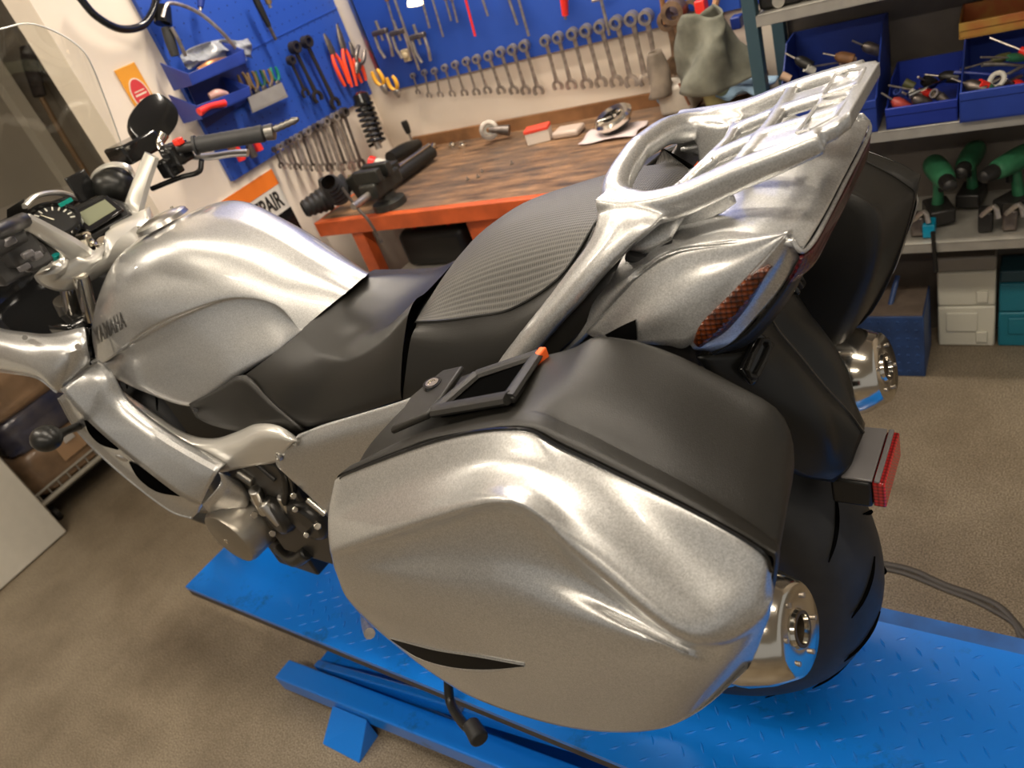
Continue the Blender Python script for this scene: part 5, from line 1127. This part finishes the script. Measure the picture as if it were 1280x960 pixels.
o = rput(MB().grid([[q + V3((-.10 + .05 * i + rr.uniform(-.01, .01), -.06 + .04 * j, .003 + rr.uniform(0, .008))) for i in range(5)] for j in range(4)], 3, 3), 'tissue', mat('tissue', (.6, .5, .48), .8), q, thick=.001); tag(o, 'crumpled pinkish tissue under the bright brake caliper', 'tissue')
for k, (x, y) in enumerate(((603, 215), (585, 225), (640, 205), (598, 222))):
    q = Bf(x, y); o = rput(MB().lathe(q, (0, 0, 1), [(0, 0), (0, .006), (.005, .006), (.005, .003), (.012, .003), (.012, 0)], 6), 'loose_screw', steel, q); tag(o, 'loose screw on the worn bench top, %s' % ['behind the other two near the middle', 'nearest the black tool', 'farthest right', 'in front of the pair in the middle'][k], 'screw', 'loose screws on the bench')
# right end: container, rag, jar, gloves
q = Bf(852, 138) + V3((0, .02, 0)); t = rthing('plastic_container', 'dirty white plastic container under the grey rag', 'container', q)
rput(MB().box(q + V3((0, -.03, .046)), (.11, .10, .09)), 'body', mat('dirty_white', (.5, .45, .38), .5, noise=.2), q, t, bevel=.012, seg=3)
rput(MB().tube([q + V3((-.03, .034, .10)), q + V3((-.05, .036, .03))], .004, 6, 2), 'stain_strip', mat('brown_stain', (.2, .08, .04), .6), q, t)
q = Bf(888, 135); rr = random.Random(4); rows = []
cx = rb(890, 60, .12)
for j in range(8):
    z = 1.185 - .028 * j; row = []
    for i in range(14):
        a = 2 * PI * i / 14; r = (.05 + .010 * j) * (1 + .28 * math.sin(3 * a + j * .6) + rr.uniform(-.08, .08))
        row.append(V3((cx[0] - .01 + math.cos(a) * r * 1.0, .175 + math.sin(a) * r * .7, z + .012 * math.sin(2 * a + j))))
    rows.append(row)
mb = MB().grid(rows, 3, 3, cu=True); o = rput(mb, 'rag', rag_m, V3((cx[0], .175, .94)), thick=.003); tag(o, 'bunched grey green rag hanging beside the shelf post', 'rag')
q0 = V3((rb(845, 60, .12)[0] + .045, .13, 1.0)); rows = []
for j in range(6):
    z = 1.10 - .026 * j; rows.append([V3((q0[0] + .02 + math.cos(a) * (.018 + .006 * j) * (1 + .25 * math.sin(2 * a + j)), .13 + math.sin(a) * (.02 + .006 * j), z)) for a in [2 * PI * i / 10 for i in range(10)]])
o = rput(MB().grid(rows, 3, 3, cu=True), 'rag', mat('brown_grey_cloth', (.2, .16, .12), .9, noise=.4, nscale=20), q0, thick=.003); tag(o, 'narrow brown grey rag hanging left of the rusty ring spanners', 'rag')
q = rb(826, 118, .12); o = rput(MB().ball(q, .022, sc=(.9, .7, 1.5)), 'blue_glove', bluecloth, q - V3((0, 0, .03))); tag(o, 'light blue glove tip below the narrow brown rag', 'glove')
q = Bf(898, 132); t = rthing('jar', 'small round jar with greenish contents below the rag', 'jar', q)
rput(MB().lathe(q, (0, 0, 1), [(0, 0), (0, .036), (.05, .04), (.052, .04), (.048, .036), (.01, .034)], 24), 'glass', mat('jar_yellow', (.4, .36, .16), .3), q, t)
rput(MB().lathe(q, (0, 0, 1), [(.04, .036), (.041, 0)], 24), 'contents', mat('green_stuff', (.07, .1, .03), .7, noise=.5, nscale=90), q, t)
q = Bf(924, 124) + V3((-.055, .02, .008)); rr = random.Random(12)
o = rput(MB().grid([[q + V3((-.06 + .04 * i, -.05 + .035 * j, .012 + rr.uniform(0, .035))) for i in range(5)] for j in range(4)], 3, 3), 'blue_cloth', bluecloth, q, thick=.004); tag(o, 'crumpled light blue cloth at the foot of the shelf post', 'cloth')
for k, (x0, y0, x1, y1, m_, lb) in enumerate(((871, 0, 886, 34, red_p, 'red box hanging above the rag'), (915, 62, 930, 92, red_p, 'red packet between the rag and the shelf post'), (917, 20, 926, 34, blue_bin, 'small blue box left of the shelf post'), (922, 100, 934, 114, dark, 'dark metal part beside the shelf post'))):
    a = rb(x0, y0, .06); b = rb(x1, y1, .06); c = (a + b) / 2; t_ = rput(MB().box(c, (max(abs(a[0] - b[0]), .03), .04, abs(a[2] - b[2]))), 'hanging_box', m_, c, bevel=.004); tag(t_, lb, 'box')
rod_tool('hammer_handle', rb(898, -10, .05), rb(888, 34, .06), NB, .010, mat('pale_wood', (.5, .27, .14), .5), None, 'pale wooden handle standing up behind the rag', 'handle')
rod_tool('brush_handle', rb(826, -10, .09), rb(832, 30, .09), NB, .008, wood_l, None, 'dark wooden handle left of the rusty ring spanners', 'handle')

# ---- floor strap
pts = [atz(x, y, -.397) for x, y in ((1100, 703), (1140, 712), (1180, 730), (1215, 742), (1245, 755), (1262, 770), (1278, 790), (1300, 815))]
o = MB().tube(pts, .008, 8, 5, flat=(1, .4)).tube([p + Vector((.010 * math.sin(i * 2.1), .016, .0)) for i, p in enumerate(pts)], .007, 8, 5, flat=(1, .4)).build('cable', mat('dusty_black_cable', (.06, .052, .045), .6)); tag(o, 'thin twisted dark cable lying on the floor beyond the lift', 'cable')

# ---- shelf unit at the right
post_m = mat('blue_grey_post', (.035, .075, .095), .45)
SV = .30
q0 = V3((-.2, .15, 0)); sh = rthing('shelf_unit', 'tall shelf unit with blue grey post and grey steel shelves', 'shelf', q0)
pu1 = rb(922, 0, SV)[0]; pu0 = rb(959, 120, SV)[0]
rput(MB().box2((pu0, SV - .035, 0), (pu0 + .034, SV, 2.3)), 'post', post_m, q0, sh, bevel=.002, smooth=0)
rput(MB().box2((pu0, 0.01, 0), (pu0 + .034, .045, 2.3)), 'post', post_m, q0, sh, bevel=.002, smooth=0)
SZ = [rb(1120, 176, SV)[2], rb(1123, 318, SV)[2], rb(960, 32, SV)[2]]
for z in SZ:
    mb = MB().box2((-1.2, .005, z + .024), (pu0 + .002, SV, z + .030)).box2((-1.2, SV - .006, z), (pu0 + .002, SV, z + .03)).box2((-1.2, SV - .02, z), (pu0 + .002, SV, z + .004)).box2((-1.2, .005, z), (pu0 + .002, .01, z + .03))
    rput(mb, 'shelf_board', grey_st, q0, sh, bevel=.0015, smooth=0)
rput(MB().box2((-1.2, .002, 0), (pu0, .004, 2.3)), 'back_sheet', mat('brown_grey_back', (.13, .11, .09), .6, noise=.15), q0, sh, smooth=0)

def open_bin(u1, u0, z, v0, v1, hb, hf, m, label, lip=.5):
    """u1 > u0; hb = height at the back, hf = height of the front lip"""
    q = V3(((u0 + u1) / 2, (v0 + v1) / 2, z)); t = rthing('storage_bin', label, 'storage bin', q, 'blue storage bins on the middle shelf'); w = .004
    rput(MB().box2((u0, v0, z), (u1, v1, z + w)), 'base', m, q, t)
    rput(MB().box2((u0, v1 - w, z), (u1, v1, z + hf)).box2((u0, v1 - .002, z + hf - .02), (u1, v1 + .004, z + hf)), 'front', m, q, t, bevel=.0015)
    rput(MB().box2((u0, v0, z), (u1, v0 + w, z + hb)), 'back', m, q, t)
    k = v0 + (v1 - v0) * lip
    for u in (u0, u1 - w): rput(MB().prism([(u, v0, z), (u, v1, z), (u, v1, z + hf), (u, v1 - .02, z + hf), (u, k, z + hb), (u, v0, z + hb)], (w, 0, 0)), 'side', m, q, t, bevel=.001)
    return t
z2 = SZ[0] + .0315; z3 = SZ[1] + .0315; z1 = SZ[2] + .0315
uA0 = rb(1097, 160, .30)[0]; uB1 = rb(1107, 155, .30)[0]; uB0 = rb(1197, 148, .30)[0]; uC1 = rb(1200, 148, .30)[0]; uD0 = uC1 - .30
darkbin = mat('dark_blue_plastic', (.012, .03, .25), .4, noise=.2, nscale=6)
open_bin(.19, uA0, z2, .02, .30, .22, .085, blue_bin, 'largest blue bin, behind the luggage rack and next to the shelf post', lip=.35)
open_bin(uB1, uB0, z2, .04, .295, .09, .055, darkbin, 'low dark blue bin of tools between two taller bins')
open_bin(uC1, uD0, z2, .02, .315, .15, .075, blue_bin, 'lighter blue bin of mixed tools at the right edge')
open_bin(uC1 + .012, uD0 - .0, z2 + .151, .02, .15, .05, .04, mat('red_yellow_box', (.35, .09, .02), .5, c2=(.4, .3, .05), nscale=9), 'red and yellow box standing at the back of the right bin')
q = V3((-.6, .15, 0))
# contents: every tool its own thing
rr = random.Random(21)
def loose(kind, p, col_, label, cat, group, a=0., s=1.0, tilt=.2):
    R = Matrix.Rotation(a, 3, 'Z') @ Matrix.Rotation(tilt, 3, 'Y'); L = lambda x, y, z: V3(p) + R @ V3((x, y, z)) * s
    mb = MB()
    if kind == 'driver':
        t = rthing('screwdriver', label, 'screwdriver', p, group)
        rput(MB().tube([L(-.05, 0, 0), L(-.02, 0, 0), L(.0, 0, 0)], [.011 * s, .013 * s, .009 * s], 10, 3), 'handle', col_, p, t); rput(MB().tube([L(0, 0, 0), L(.09, 0, 0)], .003 * s, 6, 1), 'blade', steel, p, t)
    elif kind == 'socket':
        o = rput(MB().lathe(L(0, 0, 0), R @ V3((1, .2, .6)), [(-.02 * s, .007 * s), (-.02 * s, .012 * s), (.012 * s, .014 * s), (.012 * s, .009 * s), (-.01 * s, .008 * s), (-.01 * s, 0)], 14), 'socket', col_, p); tag(o, label, cat, group)
    elif kind == 'ring':
        o = rput(MB().torus(L(0, 0, 0), R @ V3((.5, .7, .5)), .02 * s, .007 * s, 22, 8), 'tape_roll', col_, p); tag(o, label, cat, group)
    elif kind == 'bar':
        o = rput(MB().tube([L(-.07, 0, 0), L(0, .006, .004), L(.07, 0, 0)], [.006 * s, .005 * s, .007 * s], 8, 4), 'steel_bar', col_, p); tag(o, label, cat, group)
    elif kind == 'blob':
        t = rthing('drill_chuck', label, cat, p, group)
        rput(MB().lathe(L(0, 0, 0), R @ V3((1, .3, .3)), [(-.03 * s, .0), (-.03 * s, .016 * s), (0, .018 * s), (.015 * s, .016 * s), (.028 * s, .007 * s)], 14), 'chuck_body', col_, p, t); rput(MB().cyl(L(.02, .006, .006), L(.06, .02, .02), .003 * s), 'shank', steel, p, t)
pb = lambda x, y, v: rb(x, y, v)
pale = mat('pale_tan', (.5, .33, .22), .5)
items = [('blob', (1055, 72), .16, wood_l, 'brown handled piece nearest the back of the largest bin'), ('socket', (1011, 86), .2, white_p, 'white piece in the middle of the largest bin'), ('socket', (981, 96), .22, pale, 'tan round piece at the left of the largest bin'), ('driver', (1050, 78), .14, pale, 'tan handled tool at the back of the largest bin'), ('blob', (1088, 60), .16, steel_d, 'dull grey piece high in the largest bin'), ('blob', (1004, 78), .19, dark, 'dark piece deep in the largest bin'),
         ('driver', (1148, 114), .24, red_p, 'red handled screwdriver in the low bin'), ('socket', (1124, 116), .25, mat('navy_piece', (.03, .05, .2), .3), 'navy blue piece at the left of the low bin'), ('blob', (1125, 130), .27, mat('dull_red', (.35, .05, .04), .4), 'dull red round piece at the front left of the low bin'), ('bar', (1158, 110), .25, chrome, 'bright thin rod lying across the low bin'), ('socket', (1170, 118), .26, steel, 'steel socket right of centre in the low bin'), ('socket', (1178, 123), .27, steel_d, 'dull socket near the front of the low bin'), ('blob', (1150, 126), .27, steel_d, 'grey chuck at the front middle of the low bin'), ('blob', (1160, 102), .2, dark, 'dark part at the back of the low bin'), ('socket', (1135, 105), .2, mat('olive_piece', (.08, .08, .03), .5), 'olive piece at the back left of the low bin'), ('blob', (1186, 96), .17, dark, 'black part leaning high behind the low bin'), ('socket', (1142, 118), .26, white_p, 'pale socket left of centre in the low bin'),
         ('ring', (1246, 100), .25, white_p, 'white ring shaped roll in the right bin'), ('driver', (1275, 62), .16, red_p, 'red handled tool high at the back of the right bin'), ('driver', (1260, 72), .19, green_p, 'green handled tool next to the red one in the right bin'), ('bar', (1256, 82), .18, steel, 'long steel bar across the right bin'), ('bar', (1262, 92), .2, steel, 'second steel bar under the long one in the right bin'), ('driver', (1240, 76), .16, mat('olive_piece', (.08, .08, .03), .5), 'olive handled screwdriver at the left of the right bin'), ('socket', (1228, 106), .27, red_p, 'small glossy red piece at the left front of the right bin'), ('blob', (1218, 108), .27, steel_d, 'grey chuck at the front left corner of the right bin'), ('blob', (1272, 108), .24, red_p, 'red piece at the front of the right bin'), ('bar', (1250, 108), .26, steel_d, 'dark bar at the front of the right bin'), ('bar', (1226, 93), .22, darkbin, 'blue bar at the left of the right bin'), ('socket', (1238, 112), .27, green_p, 'green piece below the white ring')]
for kd, (x, y), v, m_, lb in items:
    loose(kd, pb(x, y, v), m_, lb, {'socket': 'socket', 'ring': 'tape', 'bar': 'metal bar', 'blob': 'tool part', 'driver': 'screwdriver'}[kd], 'small tools in the blue bins', rr.uniform(-.6, .9), .85, rr.uniform(-.5, .1))
# upper shelf black cases
for k, (x0, x1) in enumerate(((950, 1003), (1006, 1120))):
    a = rb(x0, 20, .27); b = rb(x1, 10, .27); q = V3(((a[0] + b[0]) / 2, .15, z1)); t = rthing('black_case', ['black case with a pale round badge beside the shelf post', 'wide black case on the upper shelf above the largest bin'][k], 'case', q, 'black cases on the upper shelf')
    rput(MB().box2((b[0], .03, z1), (a[0], .27, z1 + .16)), 'body', black, q, t, bevel=.008)
    if k == 0: rput(MB().lathe(V3(rb(973, 2, .271)), (0, 1, 0), [(0, .016), (.002, .015), (.002, 0)], 24), 'badge', grey_st, q, t)
    rput(MB().box2(((a[0] + b[0]) / 2 - .03, .27, z1 + .10), ((a[0] + b[0]) / 2 + .03, .278, z1 + .12)), 'latch', black_s, q, t, bevel=.002)
# green cordless drills
def drill(p, a, s, label, flip=1, tilt=0):
    t = rthing('cordless_drill', label, 'cordless drill', p, 'green cordless drills on the lower shelf'); R = Matrix.Rotation(a, 3, 'Z') @ Matrix.Rotation(tilt, 3, 'Y')
    L = lambda x, y, z: V3(p) + R @ (V3((x, y * flip, z)) * s)
    ax = R @ V3((1, 0, 0))
    rput(MB().tube([L(-.075, 0, .155), L(-.06, 0, .155), L(-.01, 0, .155), L(.045, 0, .155), L(.06, 0, .155)], [.022 * s, .029 * s, .031 * s, .027 * s, .022 * s], 18, 3), 'motor_housing', green_p, p, t)
    rput(MB().lathe(L(.055, 0, .155), ax, [(0, .020 * s), (.02 * s, .021 * s), (.045 * s, .017 * s), (.052 * s, .008 * s), (.052 * s, 0)], 18), 'chuck', dark, p, t)
    rput(MB().tube([L(-.01, 0, .14), L(-.02, 0, .09), L(-.028, 0, .05)], [.019 * s, .017 * s, .02 * s], 14, 4, flat=(1, .8)), 'handle', green_p, p, t)
    rput(MB().box(L(-.02, 0, .03), (.10 * s, .065 * s, .045 * s), R), 'battery', dark, p, t, bevel=.006 * s)
    rput(MB().box(L(.008, 0, .115), (.014 * s, .012 * s, .028 * s), R), 'trigger', black_s, p, t, bevel=.002)
    return t
g = lambda x, y, v: V3((rb(x, y, v)[0], v, z3 + .001))
drill(g(1176, 285, .19), 1.9, 1.0, 'green cordless drill standing nearest the right side case')
drill(g(1212, 285, .10), 1.4, .95, 'green cordless drill in the second place, with dark shaft across it')
drill(g(1262, 290, .17), .9, 1.0, 'green cordless drill pointing left, at the shelf middle')
drill(g(1318, 290, .17), 1.3, 1.0, 'green drill cut by the right edge of the photo')
q = g(1162, 296, .25); o = rput(MB().box(q + V3((0, 0, .02)), (.03, .05, .04)), 'teal_box', mat('bright_teal', (.0, .25, .4), .4), q, bevel=.003); tag(o, 'small bright blue box left of the first green drill', 'box')
for k, (x, y, lb) in enumerate(((1148, 262, 'brass coloured fitting left of the first drill'), (1232, 262, 'dark charger between the drills'), (1262, 285, 'grey clamp in front of the drills'))):
    q = g(x, 290, .24); t = rthing('metal_clamp', lb, 'clamp', q, 'dark fittings between the drills')
    rput(MB().box(q + V3((0, 0, .03)), (.035, .05, .06)), 'base', [steel_d, dark, steel_d][k], q, t, bevel=.006); rput(MB().tube([q + V3((.01, .02, .05)), q + V3((-.02, .03, .08)), q + V3((-.03, .04, .05))], .007, 8, 3), 'arm', steel, q, t)
rod_tool('hanging_cable', rb(1166, 290, .31), rb(1170, 340, .31), NB, .006, gloss, None, 'short black cable end hanging over the lower shelf edge', 'cable')
# cases on the floor
def floor_case(x0, x1, yb, yt, v, m, m2, label, name, drawers=False):
    a = rb(x0, yb, v); b = rb(x1, yb, v); top = rb((x0 + x1) / 2, yt, v)[2]; u1, u0 = a[0], b[0]; q = V3(((u0 + u1) / 2, v / 2, 0)); h = top
    t = rthing(name, label, 'tool case', q); v = v
    rput(MB().box2((u0, .01, 0), (u1, v, h * .46)), 'lower_tier', m, q, t, bevel=.006); rput(MB().box2((u0, .01, h * .47), (u1, v, h * .84)), 'upper_tier', m, q, t, bevel=.006)
    rput(MB().box2((u0, .01, h * .85), (u1, v, h)), 'lid_tier', m2, q, t, bevel=.006)
    for z in (.06, .52): rput(MB().box2((u0 + .02, v, h * z), (u0 + .05, v + .008, h * (z + .12))), 'latch', m, q, t, bevel=.002)
    rput(MB().box2((u0 + (u1 - u0) * .3, v, h * .18), (u0 + (u1 - u0) * .85, v + .006, h * .40)), 'label_panel', m, q, t, bevel=.003)
    return t
floor_case(1173, 1243, 433, 322, .11, mat('cream_plastic', (.62, .6, .5), .5), mat('smoky_clear', (.22, .2, .17), .3), 'cream white stacked tool case on the floor under the shelf', 'white_tool_case')
floor_case(1247, 1330, 436, 338, .11, mat('teal_plastic', (.01, .16, .22), .45), mat('dark_teal', (.01, .05, .07), .4), 'teal tool case at the right edge under the shelf', 'teal_tool_case')
# blue ramp pieces with raised studs
ub = mat('old_blue_paint', (.02, .06, .19), .5, noise=.4, nscale=15)
a = rb(1112, 470, .28); b = rb(1157, 470, .28); u1 = rb(1070, 440, .28)[0]; u0 = b[0]; q = V3(((u0 + u1) / 2, .2, 0)); t = rthing('steel_ramp', 'old blue studded steel ramp standing under the shelf', 'ramp', q)
h_ = rb(1160, 396, .28)[2]
rput(MB().box2((u0, .10, 0), (u1, .28, h_)), 'ramp_body', ub, q, t, bevel=.003)
mb = MB()
for i in range(7):
    for j in range(7): mb.lathe((u0 + .02 + i * (u1 - u0 - .04) / 6, .28, .02 + j * (h_ - .04) / 6), (0, 1, 0), [(0, .006), (.002, .005), (.003, 0)], 8)
rput(mb, 'stud', ub, q, t)
rput(MB().box2((u0 + .004, .11, h_), (u1 - .004, .275, h_ + .006)), 'dusty_top', mat('dusty_brown', (.16, .12, .09), .8, noise=.3), q, t)
rput(MB().tube([rb(1105, 420, .27), rb(1112, 385, .22), rb(1122, 345, .15)], .008, 8, 3), 'strut', ub, q, t)

# ---- beyond the left end of the side wall
q = V3(rs(85, 665, 3.05)); q[2] = 0; v0c = rf(85, 665, 0)[1]; u0c = rf(85, 665, 0)[0]
q0 = V3((u0c + .3, v0c + .35, 0)); t = rthing('white_cabinet', 'white metal cabinet standing on the floor at the left edge', 'cabinet', q0)
white_c = mat('white_enamel', (.66, .63, .55), .4, noise=.05)
rput(MB().box2((u0c, v0c, .004), (u0c + .6, v0c + 1.1, .9)), 'body', white_c, q0, t, bevel=.006)
rput(MB().box2((u0c - .004, v0c + .55, .03), (u0c, v0c + .553, .88)), 'door_gap', dark, q0, t)
rput(MB().cyl((u0c + .02, v0c + .02, 0), (u0c + .02, v0c + .02, .02), .015), 'foot', steel, q0, t)
# trolley with wrapped parcels
uT = u0c + .12; q0 = V3((uT + .25, v0c - .4, 0)); t = rthing('trolley', 'low wire trolley carrying wrapped parcels beyond the front wheel', 'trolley', q0)
v1, v0 = v0c - .02, v0c - .75
for v in (v0, v1):
    for u in (uT, uT + .5): rput(MB().cyl((u, v, .07), (u, v, .8), .012, n=10), 'upright', grey_st, q0, t)
rput(MB().tube([(uT, v1, .12), (uT, v0, .12)], .012, 8, 1), 'lower_rail', mat('bright_rail', (.6, .58, .5), .3, .6), q0, t)
mb = MB().cyl((uT, v1, .17), (uT, v0, .17), .006)
rput(mb, 'upper_rail', grey_st, q0, t)
for k in range(14):
    v = v1 - .05 * k - .02; rput(MB().box2((uT - .003, v, .125), (uT + .003, v + .005, .168)), 'wire', grey_st, q0, t)
rput(MB().box2((uT, v0, .10), (uT + .5, v1, .115)), 'deck', dark, q0, t)
for v in (v0 + .03, v1 - .03): rput(MB().cyl((uT + .03, v - .012, .035), (uT + .03, v + .012, .035), .034, n=20), 'castor', dark, q0, t, bevel=.003)
card = mat('wrapped_cardboard', (.3, .19, .11), .35, coat=.6, noise=.45, nscale=7)
film = mat('dark_film', (.09, .08, .085), .25, coat=.6, noise=.6, nscale=6, c2=(.02, .025, .06))
for k, (za, zb, va, vb, m_, lb, ns) in enumerate(((.117, .33, v0 + .02, v1 - .02, card, 'film wrapped brown carton lowest on the trolley', 1), (.332, .50, v0 + .05, v1 - .05, film, 'dark film wrapped bundle in the middle of the trolley pile', 2), (.502, .72, v0 + .04, v1 - .03, card, 'brown crinkled wrapped parcel on top of the trolley pile', 3))):
    q = V3((uT + .25, (va + vb) / 2, za)); rr = random.Random(ns); mb = MB(); nu_, nv_ = 14, 10
    rows = []
    for j in range(nv_ + 1):
        z = za + (zb - za) * j / nv_; row = []
        for i in range(40):
            a = 2 * PI * i / 40; cx = math.copysign(abs(math.cos(a)) ** .35, math.cos(a)) * .24; cy = math.copysign(abs(math.sin(a)) ** .35, math.sin(a)) * (vb - va) / 2
            kk = 1 - (.05 if j in (0, nv_) else 0) + rr.uniform(-.02, .02); row.append(V3((uT + .25 + cx * kk, (va + vb) / 2 + cy * kk, z + (rr.uniform(-.006, .006) if 0 < j < nv_ else 0))))
        rows.append(row)
    o = rput(mb.rings(rows, True, True), 'wrapped_parcel', m_, q, smooth=60); tag(o, lb, 'parcel', 'wrapped parcels on the trolley')
q = V3(rs(88, 556, uT - .004)); o = rput(MB().box(q, (.002, .12, .09)), 'paper_label', mat('label_tan', (.4, .25, .14), .5), q, smooth=0); tag(o, 'tan paper label on the lowest wrapped carton', 'label')
q = V3(rs(84, 545, uT - .01)); o = rput(MB().box(q, (.006, .05, .045)), 'silver_label', mat('label_grey', (.5, .48, .45), .4), q, smooth=0); tag(o, 'small grey label beside the tan one on the carton', 'label')
# broom hanging on the far wall
uB = 3.90; q = rs(80, 180, uB); t = rthing('broom', 'long handled brush hanging upside down on the far wall', 'broom', q)
rput(MB().tube([rs(52, 122, uB), rs(82, 175, uB), rs(118, 232, uB)], .014, 10, 3), 'pole', mat('brown_pole', (.26, .16, .08), .4), q, t)
rput(MB().tube([rs(30, 58, uB), rs(38, 80, uB), rs(50, 120, uB)], [.035, .06, .05], 10, 4, flat=(1, .5)), 'brush_head', mat('dark_bristle', (.05, .035, .03), .8, noise=.6, nscale=50, bump=.8, bscale=70), q, t)
o = rbuild(MB().box2((3.92, rs(8, 100, 3.95)[1] - .02, 0), (3.998, rs(8, 100, 3.95)[1] + .05, 2.4)), 'trim_3', tn, smooth=0); tag(o, kind='structure')

for a, b in TWINS:
    if 'label' in a.keys(): b['label'] = a['label']
